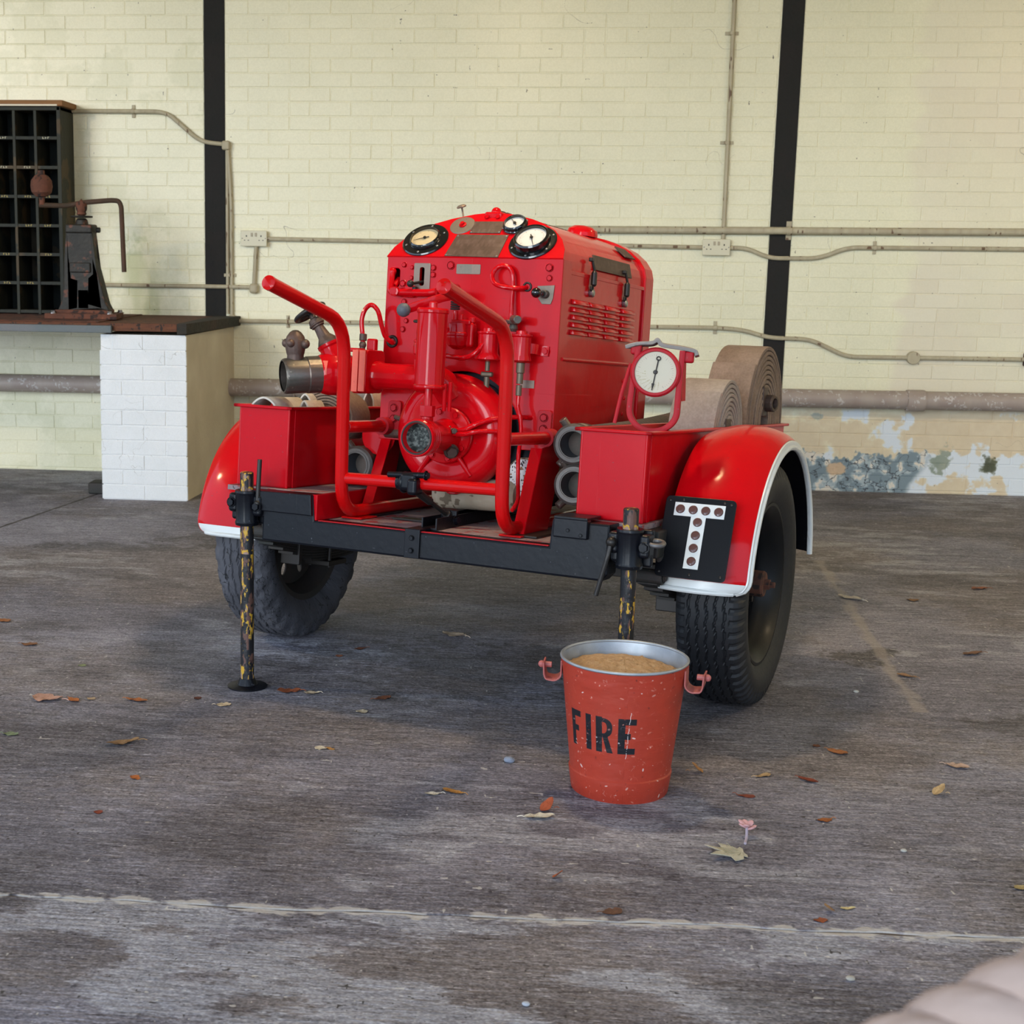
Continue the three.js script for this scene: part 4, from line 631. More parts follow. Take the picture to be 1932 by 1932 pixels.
  part(f2, 'fuel_pipe', wire([V(.186, .492, .31), V(.188, .46, .312), V(.198, .43, .315), V(.203, .38, .315), V(.205, .33, .33), V(.212, .26, .34), V(.212, .2, .335), V(.195, .17, .33)], .0058, 60), red);
}
{ // delivery pipe, valve and coupling
  const y = .527;
  const dp = part(pump, 'delivery_pipe', [lathe([[.041, 0], [.0375, .02], [.036, .1], [.037, .16], [.042, .175], [.042, .2]], V(-.05, y, .365), V(-1, 0, 0), 40)], red, 'red delivery pipe');
  part(pump, 'delivery_neck', [sweep(spline([V(-.01, .48, .33), V(-.03, .515, .35), V(-.06, y, .365), V(-.1, y, .365)], 16), circ(.041, 24))], red);
  part(dp, 'pipe_flange', [slab(rect(-.058, .058, -.062, .062, .02), .022, .003).rotateY(-Math.PI / 2).translate(-.236, .537, .372), box(-.2565, -.2375, .478, .597, .4295, .4335, .0015)], red);
  part(dp, 'valve_flange', [slab(rect(-.06, .062, -.064, .062, .016), .02, .003).rotateY(-Math.PI / 2).translate(-.2585, .537, .374)], red);
  parts(dp, 'primer_face', [box(-.2572, -.2378, .48, .597, .4305, .4362, .001), box(-.2782, -.2592, .478, .597, .436, .4385, .001)], orange, 'bare orange primer');
  const a = V(-.7, -.1, .7).normalize(), mouth = V(-.462, .511, .512), P = (d) => mouth.clone().addScaledVector(a, -d);
  const vb = part(pump, 'delivery_valve', [lathe([[.052, .105], [.056, .112], [.062, .13], [.064, .155], [.06, .185], [.048, .21], [.03, .22], [0, .222]].map(([r, h]) => [r, h]), mouth, a.clone().negate(), 44), rod(V(-.3, .53, .375), V(-.37, .53, .39), .05), lathe([[.04, 0], [.036, .02], [.033, .035], [.036, .04], [.036, .048], [.0, .05]], V(-.352, .57, .402), V(-.45, .85, .12), 32), rbox(-.3, .597, .37, .03, .012, .05, .004)], red, 'red valve body');
  part(vb, 'primer_patch', new THREE.SphereGeometry(.0705, 14, 10, 1.4, .34, 1.05, .6).translate(-.353, .527, .403), orange, 'bare orange primer patch');
  const cp = part(pump, 'hose_coupling', [lathe([[.044, .0], [.047, .0], [.05, .003], [.0515, .008], [.0515, .068], [.0535, .071], [.0535, .112], [.05, .116], [.044, .116], [.044, .06], [.043, .004]].reverse(), mouth, a.clone().negate(), 56), lathe([[0, .1], [.044, .1]], mouth, a.clone().negate(), 40)], gun, 'dark grey hose coupling');
  const kb = P(.035).add(V(0, .05, 0));
  part(cp, 'coupling_lug', [lathe([[.025, -.008], [.024, .008], [.026, .014], [.029, .028], [.03, .045], [.026, .062], [.017, .074], [.008, .08], [0, .081]], kb, V(-.05, 1, 0), 28), ball(kb.clone().add(V(-.028, .042, .008)), .013, 12), ball(kb.clone().add(V(.03, .042, 0)), .014, 12), ball(kb.clone().add(V(0, .042, .03)), .012, 12)], bronze, 'brown knobbed release lug');
  const sp = V(-.372, .607, .407), sd = V(-.55, .8, .12).normalize(), at = (d) => sp.clone().addScaledVector(sd, d);
  part(vb, 'valve_bonnet', [lathe([[.0, 0], [.031, 0], [.031, .012], [.026, .02], [.019, .03], [.016, .05], [.015, .062], [.02, .064], [.021, .078], [.018, .088], [.01, .092], [.008, .105], [.0, .106]], sp, sd, 24), torus(at(.072), sd, .02, .004, 20, 8)], bronze, 'brown valve bonnet');
  const hw = part(pump, 'hand_wheel', [torus(at(.112), sd, .045, .0072, 40, 12), lathe([[.011, -.006], [.011, .016], [.007, .02], [0, .021]], at(.11), sd, 16)], darkMetal, 'dark hand wheel');
  const e1 = V(0, 1, 0).cross(sd).normalize(), e2 = sd.clone().cross(e1); parts(hw, 'spoke', [0, 1, 2].map((k) => { const u = e1.clone().multiplyScalar(Math.cos(k * 1.047)).addScaledVector(e2, Math.sin(k * 1.047)); return rod(at(.112).addScaledVector(u, -.043), at(.112).addScaledVector(u, .043), .005); }), darkMetal);
  part(pump, 'hooped_pipe', wire([V(-.297, .6, .345), V(-.299, .628, .34), V(-.308, .69, .335), V(-.298, .721, .33), V(-.281, .73, .33), V(-.264, .716, .325), V(-.252, .67, .315), V(-.244, .641, .305), V(-.23, .625, .29), V(-.2435, .627, .25)].slice(0, 9).concat([V(-.236, .626, .262), V(-.24, .627, .24)]), .0068, 70), red, 'thin red pipe bent over in a hoop');
  part(pump, 'hoop_union', [rod(V(-.299, .645, .339), V(-.298, .625, .341), .011), rod(V(-.298, .622, .341), V(-.297, .6, .344), .0085), ball(V(-.297, .613, .343), .011, 10)], bronze);
  part(pump, 'flange_lug', [rbox(-.272, .61, .33, .03, .045, .02, .006)], red);
}
{ // lifting frame of bent tube
  for (const [x, zz, s] of [[-.233, .545, -1], [.264, .572, 1]]) {
    const h = part(pump, 'handle_tube', pipe([V(x, .75, zz + .44), V(x, .668, zz + .03), V(x, .139, zz), V(x, .139, -.45)], .0185, .095, 20), redBar, 'bent red lifting handle tube');
    part(h, 'tube_foot', [box(x - .03, x + .035, .118, .123, zz - .16, zz - .06, .002)], redBar);
    part(h, 'end_cap', lathe([[.0, .004], [.014, .003], [.019, 0], [.0195, -.01], [.0185, -.012]], V(x, .75, zz + .44), V(0, .19, 1), 22), redBar);
    part(pump, 'stay_tube', [rod(V(x, .381, zz), V(x + s * .01, .379, .25), .0175)], redBar);
    const bx = s < 0 ? -.219 : .252;
    const br = part(pump, 'stay_bracket', [slab(rect(bx - .021, bx + .021, .355, .455, .01), .012, .002, [], ZF), lathe([[.018, 0], [.026, 0], [.026, .05], [.018, .05]], V(x + s * .008, .379, ZF), V(0, 0, 1), 24)], redDull);
    for (const yy of [.434, .402]) part(br, 'bolt_head', bolt(V(bx, yy, ZF + .012), V(0, 0, 1), .0095, .008), redDull);
  }
  part(pump, 'cross_tube', rod(V(-.233, .238, .545), V(.264, .247, .572), .0165), redBar, 'lower red cross tube');
  // slanting plates that carry the engine
  const sp = (x, pts, w) => { const g = slab(pts, w, .001).rotateY(-Math.PI / 2); return g.translate(x + w / 2, 0, 0); };
  for (const [x, lab] of [[.285, 'slanting red support plate on the right'], [-.262, 'slanting red support plate on the left']]) {
    const b = part(pump, 'support_plate', [sp(x, x > 0 ? [[.465, .12], [.285, .12], [.195, .37], [.365, .352]] : [[.372, .12], [.19, .12], [.12, .36], [.235, .38]], .006), sweep(x > 0 ? [V(x - .014, .12, .465), V(x - .014, .352, .365)] : [V(x + .014, .12, .372), V(x + .014, .38, .235)], rect(-.002, .002, -.016, .016), true, true, V(0, 0, 1))], redDull, lab);
    b.material = red;
    part(b, 'foot', box(x - .045, x + .05, .118, .124, x > 0 ? .29 : .19, x > 0 ? .49 : .39, .002), darkMetal);
  }
  parts(pump, 'bearer', [rod(V(.262, .375, .27), V(.335, .377, .27), .017), rod(V(-.25, .36, .26), V(-.14, .36, .26), .016)], bronze);
  part(pump, 'half_round_guard', [slab([[-.335, .385], ...disc(-.28, .345, .055, 16, 180, 360).map(([x, y]) => [x, y]), [-.225, .385]], .006, .001, [], .24)], red);
  part(pump, 'cross_lever', [rod(V(-.2, .408, .3), V(-.12, .392, .33), .007)], bronze);
  // black tie-down clamp on the cross tube
  const tc = part(pump, 'tie_clamp', [rbox(-.01, .247, .565, .05, .05, .05, .012), lathe([[.02, 0], [.022, .006], [.022, .03], [.018, .035], [0, .036]], V(-.05, .243, .562), V(1, 0, 0), 20), torus(V(-.03, .243, .562), V(1, 0, 0), .022, .008, 20, 10), rod(V(-.075, .262, .575), V(.04, .268, .58), .008), bolt(V(.04, .268, .58), V(1, 0, 0), .01, .01), rbox(.008, .235, .575, .03, .045, .05, .01)], black, 'black tie-down clamp');
  part(tc, 'tie_rod', [rod(V(.0, .225, .56), V(.022, .19, .5), .011), rod(V(.022, .19, .5), V(.045, .15, .43), .0065), rod(V(.043, .155, .438), V(.048, .143, .418), .012)], darkMetal);
  part(pump, 'tie_channel', [sweep([V(.045, .1215, .55), V(.02, .1215, -.2)], rect(-.0025, .0025, -.022, .022)), sweep([V(.066, .135, .55), V(.041, .135, -.2)], rect(-.016, .016, -.002, .002)), sweep([V(.024, .135, .55), V(-.001, .135, -.2)], rect(-.016, .016, -.002, .002)), bolt(V(.07, .137, .43), V(1, .2, .3), .01, .012), rbox(.045, .15, .42, .05, .03, .012, .003)], black, 'black steel channel on the deck');
  parts(pump, 'loose_scrap', [box(-.17, -.07, .119, .122, .31, .35, .001).rotateY(.1), box(-.15, -.03, .119, .1235, .37, .39, .001)], darkMetal);
  // engine behind, exhaust silencer
  part(pump, 'engine_block', [rbox(0, .5, -.1, .34, .5, .5, .03), rod(V(.0, .38, .14), V(.0, .38, .185), .16, .16, 40), rbox(0, .24, -.08, .3, .2, .45, .04)], std('#3b3f49', .6, .2), 'blue-grey engine behind the plate');
  part(pump, 'fan_belt_guard', [lathe([[.15, 0], [.168, 0], [.168, .012], [.15, .012]], V(0, .38, .2), V(0, 0, 1), 40), rbox(.12, .47, .225, .08, .03, .012, .004), rod(V(.125, .5, .2), V(.125, .5, .235), .018)], std('#3c4048', .5, .5));
  const si = part(pump, 'exhaust_silencer', [lathe([[0, 0], [.053, .002], [.057, .006], [.057, .52], [.05, .53], [0, .53]], V(.205, .262, .28), V(0.05, -.0, -1), 40), lathe([[.0, 0], [.036, .004], [.046, .02], [.046, .24], [.036, .256], [0, .26]], V(-.07, .198, .27), V(1, .03, 0), 32)], silencerMat, 'dirty beige exhaust silencer');
  part(si, 'silencer_end', lathe([[0, .0], [.05, .001], [.052, -.001]], V(.205, .262, .2845), V(-.05, 0, 1), 36), speckled, 'white speckled end cap');
  part(pump, 'sump_cap', [lathe([[.02, 0], [.02, .02], [.012, .024], [0, .024]], V(.02, .226, .345), V(0, -1, 0), 18)], red);
}

// ───────────── hoses and gear carried on the trailer ─────────────
function hoseRoll(name, label, o, r0, r1, w, mat, turns, stub, dent = 0) {   // flat hose rolled up, axis along x
  const t = tThing(name, label, 'hose', [o.x, o.y - r1, o.z], 'rolled delivery hoses'), th = (r1 - r0) / turns * .86, n = turns * 44, path = [];
  for (let i = 0; i <= n; i++) { const a = i / 44 * 6.2832 + .8, r = mix(r0, r1 - th / 2, i / n) + dent * Math.max(0, Math.sin(a * 1 + 2)) * (i / n) * .02; path.push(V(o.x + (vn(i * .06, 3) - .5) * .006, o.y + r * Math.sin(a), o.z + r * Math.cos(a))); }
  part(t, 'hose', sweep(path, rect(-th / 2, th / 2, -w / 2, w / 2, th * .4, 2), true, true, null, (i) => V(0, path[i].y - o.y, path[i].z - o.z).normalize()), mat);
  if (stub) part(t, 'coupling', [lathe([[0, 0], [.026, 0], [.028, .004], [.028, .05], [.025, .054], [.018, .054], [.018, .03], [0, .03]], V(o.x + w / 2 - .02, o.y + stub[0], o.z + stub[1]), V(1, .0, .25), 28), rbox(o.x + w / 2 - .004, o.y + stub[0] + .005, o.z + stub[1] + .02, .014, .1, .06, .005)], bronze, 'dark metal coupling');
  return t;
}
hoseRoll('rolled_hose', 'smaller pale grey rolled hose standing in the right locker', V(.546, .393, -.36), .03, .186, .14, hoseGrey, 11, [-.0, .0], .6);
hoseRoll('rolled_hose', 'bigger brownish rolled hose standing behind the pale grey roll', V(.548, .435, -.82), .05, .262, .142, hoseTan, 13, [.06, .0]);
// folded hose in the left locker
{
  const t = tThing('rolled_hose', 'flat tan hose coiled in the left locker below the valve', 'hose', [-.5, .2, .1], 'rolled delivery hoses'), path = [];
  for (let i = 0; i <= 300; i++) { const a = i / 40 * 6.2832, r = .02 + i / 300 * .075; path.push(V(-.5 + r * Math.cos(a), .385 + r * Math.sin(a) * .9, .12)); }
  part(t, 'hose', sweep(path, rect(-.0035, .0035, -.06, .06, .0015, 2)), hoseTan);
  const u = tThing('folded_hose', 'white canvas hose folded in bights in the left locker', 'hose', [-.55, .2, .3], 'rolled delivery hoses');
  const bight = (x0, z, h, w) => sweep(spline([V(x0, .22, z), V(x0 - .005, .34, z), V(x0 + .01, .40 + h, z), V(x0 + w * .5, .425 + h, z), V(x0 + w - .008, .40 + h, z), V(x0 + w, .34, z), V(x0 + w - .01, .22, z)], 30), rect(-.003, .003, -.05, .05, .001, 2));
  for (const [x, z, h, w] of [[-.6, .42, .02, .1], [-.597, .3, .018, .07], [-.585, .17, .03, .06], [-.598, .04, .048, .1], [-.53, .26, .012, .05], [-.597, -.12, .06, .13], [-.597, -.3, .06, .14], [-.46 - .09, -.42, .055, .1]]) part(u, 'bight', bight(x, z, h, w), hoseWhite);
}
// ribbed suction hoses lying between hood and lockers
function suction(label, pts, r, mat) {
  const t = tThing('suction_hose', label, 'hose', [pts[0].x, pts[0].y - r, pts[0].z], 'suction hoses'), path = spline(pts, 260);
  part(t, 'hose', sweep(path, (i) => circ(r * (.9 + (i % 4 < 2 ? .06 : -.02)), 18)), hoseRib);
  const d = pts[0].clone().sub(pts[1]).normalize();
  part(t, 'coupling', [lathe([[r * .72, .06], [r * .72, .075], [r * .98, .075], [r * 1.12, .07], [r * 1.14, .05], [r * 1.05, .045], [r * 1.05, .02], [r * 1.12, .015], [r * 1.1, -.02], [r * .9, -.03]].reverse(), pts[0], d, 44), lathe([[r * .74, .072], [r * .78, .077], [r * .84, .077], [r * .86, .072]], pts[0], d, 36)], alu, 'grey screw coupling');
  part(t, 'mouth', lathe([[0, -.12], [r * .72, -.12], [r * .72, .07]], pts[0], d, 36), std('#4d5359', .6), 'hose lining');
  for (const a of [2.5, 4.4, .6]) { const u = V(0, 1, 0).applyAxisAngle(d, a), p = pts[0].clone().addScaledVector(d, .03).addScaledVector(u, r * 1.02); part(t, 'lug', rod(p, p.clone().addScaledVector(u, r * .55).addScaledVector(d, .012), .0115), gun); }
}
suction('upper ribbed suction hose with grey coupling beside the right locker', [V(.375, .372, .30), V(.368, .375, .1), V(.365, .385, -.3), V(.372, .41, -.7), V(.385, .45, -1.15)], .05, hoseRib);
suction('lower ribbed suction hose with grey coupling beneath the upper one', [V(.383, .256, .30), V(.372, .24, .1), V(.36, .24, -.4), V(.36, .24, -1.1)], .05, hoseRib);
suction('ribbed suction hose on the left side of the engine', [V(-.34, .256, .20), V(-.345, .256, .0), V(-.35, .256, -1.0)], .05, hoseRib);
// stand-pipe gauge with loop handle, standing in the right locker
{
  const t = tThing('hydrant_gauge', 'red framed pressure gauge with oval loop handle standing in the right locker', 'gauge', [.585, .2, .34]);
  const lean = V(.06, 1, -.03).normalize(), n = V(.22, .05, 1).normalize(), X = V(0, 1, 0).cross(n).normalize(), Y = n.clone().cross(X), Mx = basis(X, Y, n, V(.586, .576, .35)), at = (x, y, z) => V(x, y, z).applyMatrix4(Mx), ax = n;
  part(t, 'case', lathe([[0, -.045], [.05, -.045], [.06, -.035], [.062, -.01], [.0655, 0], [.0655, .008], [.061, .014], [.055, .014], [.054, .004], [0, .004]], at(0, 0, 0), ax, 48), redDull, 'red gauge case');
  const dial = new THREE.CircleGeometry(.054, 48).translate(0, 0, .006).applyMatrix4(Mx);
  part(t, 'dial', dial, std('#ffffff', .6, 0, { map: canvasTex(512, 512, (c, w) => { c.fillStyle = '#cdc4ad'; c.fillRect(0, 0, w, w); c.translate(w / 2, w / 2); c.strokeStyle = '#8a8270'; for (let i = 0; i <= 40; i++) { const a = (-240 + i * 7.5) * R, b = i % 5 === 0; c.lineWidth = b ? 4 : 2; c.beginPath(); c.moveTo(Math.cos(a) * 225, Math.sin(a) * 225); c.lineTo(Math.cos(a) * (b ? 195 : 208), Math.sin(a) * (b ? 195 : 208)); c.stroke(); } c.fillStyle = '#a89a70'; for (let i = 0; i < 120; i++) { const a = 1.2 + (i * .61) % 2, r = 120 + (i * 53 % 120); c.globalAlpha = .5; c.beginPath(); c.arc(Math.cos(a) * r, Math.sin(a) * r, 2 + i % 6, 0, 7); c.fill(); } }) }), 'stained cream dial', true);
  part(t, 'needle', [rod(at(.006, .034, .011), at(-.006, -.048, .011), .0016, .0012, 8), lathe([[.006, 0], [.004, .004], [0, .004]], at(0, 0, .008), ax, 14), torus(at(.006, .036, .011), ax, .005, .0014, 14, 6), rod(at(-.004, -.03, .011), at(-.0055, -.045, .011), .0035, .001, 8)], darkMetal);
  const loop = []; for (let i = 0; i <= 40; i++) { const a = Math.PI + i / 40 * Math.PI; loop.push(at(.062 * Math.cos(a), -.1 + .055 * Math.sin(a), -.02)); }
  const full = [at(-.05, .06, -.02), at(-.056, 0, -.02), at(-.062, -.08, -.02), ...loop, at(.062, -.08, -.02), at(.064, 0, -.02), at(.066, .06, -.02)];
  part(t, 'loop_handle', sweep(full, rect(-.0075, .0075, -.022, .022, .002, 2), true, true, X), redDull, 'red oval loop handle');
  parts(t, 'side_arm', [sweep([at(-.066, .02, -.005), at(-.085, -.06, .0), at(-.098, -.14, .0)], circ(.0055, 10)), sweep([at(.066, .06, -.04), at(.072, -.07, -.05)], rect(-.003, .003, -.018, .018))], redDull);
  parts(t, 'top_lug', [rbox(0, 0, 0, .035, .03, .03, .006).applyMatrix4(basis(X, Y, n, at(.078, .045, -.02))), rbox(0, 0, 0, .03, .03, .03, .006).applyMatrix4(basis(X, Y, n, at(-.055, .06, -.015)))], redDull);
  part(t, 'cover', [sweep(spline([at(-.075, .066, -.02), at(-.05, .073, -.01), at(-.01, .078, -.01), at(0, .086, -.01), at(.01, .076, -.01), at(.06, .07, -.02), at(.098, .062, -.03), at(.104, .05, -.03)], 40), (i) => rect(-.004 - vn(i * .4, 2) * .004, .004, -.028, .024, .003, 2))], std('#8f8883', .9, 0, { bumpMap: bumpFine, bumpScale: .003 }), 'dusty grey leather flap');
}

// ───────────── fire bucket ─────────────
{
  const bx = .277, bz = 4.707, H = .322, t = thing('fire_bucket', 'red-orange FIRE bucket full of sand in front of the trailer', 'bucket', [bx, 0, bz]);
  const r0 = .1125, r1 = .1475, rad = (y) => mix(r0, r1, y / H);
  const map = canvasTex(2048, 1024, (c, w, h) => {
    c.fillStyle = '#a83522'; c.fillRect(0, 0, w, h);
    let s = 5; const q = () => { s = (s * 1664525 + 1013904223) >>> 0; return s / 4294967296; };
    for (let i = 0; i < 900; i++) { c.globalAlpha = .05; c.fillStyle = q() > .5 ? '#c8452c' : '#9c3024'; c.beginPath(); c.ellipse(q() * w, q() * h, 20 + q() * 60, 10 + q() * 40, q() * 3, 0, 7); c.fill(); }
    const uOf = (deg) => (deg + 180) / 360 * w, x0 = uOf(-64), x1 = uOf(10), yT = (1 - .66) * h, yB = (1 - .39) * h, hh = yB - yT;
    c.globalAlpha = 1; c.fillStyle = '#12131a';
    const W = (x1 - x0), lw = W * .082, f = (k) => x0 + W * k, R4 = (a, b, x, y) => c.fillRect(a, b, x, y);
    // F I R E, condensed poster capitals
    R4(f(0), yT, lw, hh); R4(f(0), yT, W * .2, hh * .17); R4(f(0), yT + hh * .42, W * .155, hh * .16);
    R4(f(.29), yT, lw * 1.05, hh);
    R4(f(.45), yT, lw * 1.1, hh); c.lineWidth = lw * .9; c.strokeStyle = '#12131a'; c.beginPath(); c.moveTo(f(.47), yT + hh * .085); c.lineTo(f(.56), yT + hh * .085); c.quadraticCurveTo(f(.645), yT + hh * .1, f(.645), yT + hh * .3); c.quadraticCurveTo(f(.645), yT + hh * .5, f(.56), yT + hh * .52); c.lineTo(f(.47), yT + hh * .52); c.stroke();
    c.beginPath(); c.moveTo(f(.545), yT + hh * .54); c.lineTo(f(.615), yT + hh * .52); c.lineTo(f(.695), yB); c.lineTo(f(.61), yB); c.closePath(); c.fill();
    R4(f(.76), yT, lw * 1.15, hh); R4(f(.76), yT, W * .24, hh * .17); R4(f(.76), yT + hh * .41, W * .17, hh * .17); R4(f(.76), yB - hh * .17, W * .24, hh * .17);
    for (let i = 0; i < 1500; i++) { const x = q() * w, y = q() * h, a = q(); c.globalAlpha = .25 + q() * .6; c.fillStyle = a > .75 ? '#e4d8d4' : a > .4 ? '#d98d7c' : '#7a2a20'; const r = q() ** 4 * 6 + .8; c.beginPath(); c.ellipse(x, y, r, r * (1 + q() * 1.5), q() * 3, 0, 7); c.fill(); }
    for (let i = 0; i < 130; i++) { c.globalAlpha = .2 + q() * .35; c.strokeStyle = q() > .5 ? '#e2cfc8' : '#d9796a'; c.lineWidth = .8 + q() * 1.6; let x = q() * w, y = q() * h; c.beginPath(); c.moveTo(x, y); for (let k = 0; k < 5; k++) { x += (q() - .5) * 30; y += (q() - .3) * 30; c.lineTo(x, y); } c.stroke(); }
    c.globalAlpha = .9; c.strokeStyle = '#e6e0de'; c.lineWidth = 3; let x = uOf(4); c.beginPath(); c.moveTo(x, h * .28); for (let k = 0; k < 26; k++) { x += (q() - .55) * 7; c.lineTo(x, h * .28 + k * 15); if (q() < .25) c.moveTo(x, h * .28 + k * 15 + 12); } c.stroke();
  });
  const prof = [[r0, .0], [r0 + .002, .003], [rad(.052) + .003, .05], [rad(.054) + .003, .053], [rad(.056), .056]]; for (let i = 1; i <= 12; i++) { const y = mix(.058, H - .004, i / 12); prof.push([rad(y), y]); }
  const g = new THREE.LatheGeometry(prof.map(([r, y]) => new THREE.Vector2(r, y)), 96, -Math.PI); { const p = g.attributes.position, uv = g.attributes.uv; for (let i = 0; i < p.count; i++) uv.setY(i, p.getY(i) / H); }
  part(t, 'body', creased(g, 40).translate(bx, 0, bz), phy('#ffffff', .48, { map, bumpMap: bumpSoft, bumpScale: .0015 }), 'red-orange painted body lettered FIRE', true);
  const zinc = std('#ffffff', .45, .55, { map: tex(512, 512, (u, v) => { const n = Math.floor(vn(u * 60, v * 60) * 5) / 5, m = fbm(u * 12, v * 12, 4); return mix3([142, 150, 158], [186, 192, 198], n * .5 + m * .5); }) });
  part(t, 'lining', lathe([[r0 - .002, .004], [rad(H) - .003, H - .004], [rad(H) - .002, H]], V(bx, 0, bz), V(0, 1, 0), 80), zinc, 'bare galvanised inside');
  part(t, 'rim', torus(V(bx, H, bz), V(0, 1, 0), r1 - .0005, .0036, 96, 10), zinc, 'worn metal rim');
  part(t, 'base', lathe([[0, .008], [r0, .006]], V(bx, 0, bz), V(0, 1, 0), 40), zinc);
  for (const [a, dx] of [[-96 * R, 1], [76 * R, 1]]) {
    const u = V(Math.sin(a), 0, Math.cos(a)), w = V(Math.cos(a), 0, -Math.sin(a)), c = V(bx, 0, bz), P = (r, y, k = 0) => c.clone().addScaledVector(u, r).addScaledVector(w, k).add(V(0, y, 0));
    const e = part(t, 'ear', [sweep(pathOf([P(r1 - .002, H - .012), P(r1 - .002, H - .052), P(r1 + .012, H - .063), P(r1 + .034, H - .06), P(r1 + .038, H - .05), P(r1 + .04, H - .02)], .01), rect(-.0018, .0018, -.027, .027, .001, 2), true, true, u)], phy('#a95a55', .5), 'worn pinkish handle ear');
    part(e, 'rivet', [rod(P(r1 + .022, H - .03), P(r1 + .046, H - .03), .007), ball(P(r1 + .046, H - .03), .0085, 14)], phy('#b0605c', .5));
  }
  const s = tThing; const sand = thing('sand_fill', 'tan sand heaped in the FIRE bucket', 'sand', [bx, .26, bz]); sand.userData.kind = 'stuff';
  const pos = [], idx = [], NR = 40, NA = 96; for (let i = 0; i <= NR; i++) for (let k = 0; k < NA; k++) { const q = i / NR, a = k / NA * 6.2832, r = q * (rad(.29) - .0035), x = r * Math.cos(a), z = r * Math.sin(a); pos.push(x, .292 - .26 + .016 * (1 - q * q) + (fbm(x * 60 + 9, z * 60, 4) - .5) * .014 + (vn(x * 320, z * 320) - .5) * .003 - q ** 6 * .006 + x * -.03, z); }
  for (let i = 0; i < NR; i++) for (let k = 0; k < NA; k++) { const a = i * NA + k, b = i * NA + (k + 1) % NA; idx.push(a, b, a + NA, b, b + NA, a + NA); }
  const sg = new THREE.BufferGeometry(); sg.setAttribute('position', new THREE.Float32BufferAttribute(pos, 3)); sg.setIndex(idx); sg.computeVertexNormals(); boxUV(sg);
  mesh(sand, 'sand_heap', sg, std('#ffffff', .95, 0, { map: tex(512, 512, (u, v) => { const n = fbm(u * 30, v * 30, 4), f = vn(u * 255, v * 255); let c = mix3([158, 124, 88], [194, 160, 118], n); if (f > .9) c = mix3(c, [90, 70, 54], .7); if (f < .08) c = [214, 190, 160]; return c; }, true, [4, 4]), bumpMap: bumpFine, bumpScale: .004 }));
}

// ───────────── pigeonhole rack and fly press on the bench ─────────────
{
  const x1 = -2.438, D = .235, y0 = .891, y1 = 1.985, cw = .117, ch = .153, t = thing('pigeonhole_rack', 'dark green wooden pigeonhole rack standing on the bench', 'rack', [-2.9, y0, .12]);
  const green = std('#ffffff', .7, 0, { map: tex(512, 512, (u, v) => { const n = fbm(u * 30, v * 5, 4), k = fbm(u * 9 + 3, v * 9, 4); let c = mix3([24, 26, 19], [40, 42, 29], n); if (k > .62) c = mix3(c, [86, 66, 40], ss(.62, .7, k) * .7); return c; }), bumpMap: bumpFine, bumpScale: .0012 });
  part(t, 'side_board', box(x1 - .022, x1, y0, y1, .0, D, .003), green, 'worn green side board');
  part(t, 'side_board', box(-3.422, -3.4, y0, y1, .0, D, .003), green);
  part(t, 'back_board', box(-3.4, x1 - .02, y0, y1, .006, .014), green);
  part(t, 'top_board', box(-3.42, x1, y1 - .02, y1, .0, D, .002), green);
  for (let k = 1; k < 8; k++) { const x = x1 - .022 - k * cw; part(t, 'upright', box(x - .008, x + .008, y0, y1 - .02, .014, D, .002), green); }
  for (let r = 0; r < 7; r++) {
    const y = y0 + .006 + r * ch;
    for (let k = 0; k < 8; k++) {
      const xa = x1 - .022 - (k + 1) * cw + .008, xb = x1 - .022 - k * cw - (k ? .008 : 0); const sh = part(t, 'shelf', box(xa, xb, y, y + .016, .014, D - .003), green);
      if (k < 4 && r > 0 && (r * 5 + k * 3) % 4 !== 1) part(sh, 'paint_mark', [0, 1, 2].map((i) => { const m = xa + .03 + i * .014 + (k % 2) * .012; return mg(box(m, m + .0035, y + .003, y + .0135, D - .003, D - .0022), box(m + .003, m + .008, y + (i + r) % 3 * .004 + .003, y + (i + r) % 3 * .004 + .006, D - .003, D - .0022)); }), std(r > 4 ? '#b9b49c' : '#a8965a', .8), 'faded painted number');
    }
  }
  const c = thing('cap_board', 'brown timber board along the top of the pigeonhole rack', 'board', [-2.9, y1, .12]);
  part(c, 'board', box(-3.45, x1 + .02, y1 + .001, y1 + .032, .0, D + .02, .004), std('#ffffff', .7, 0, { map: tex(512, 256, (u, v) => { const n = fbm(u * 4, v * 40, 4); return mix3([150, 104, 54], [110, 70, 34], n); }, true, [2, 6]) }));
  part(c, 'edge_strip', box(-3.45, x1 - .01, y1 + .001, y1 + .01, D + .0205, D + .023), std('#d8cdb8', .7), 'pale edge strip');
}
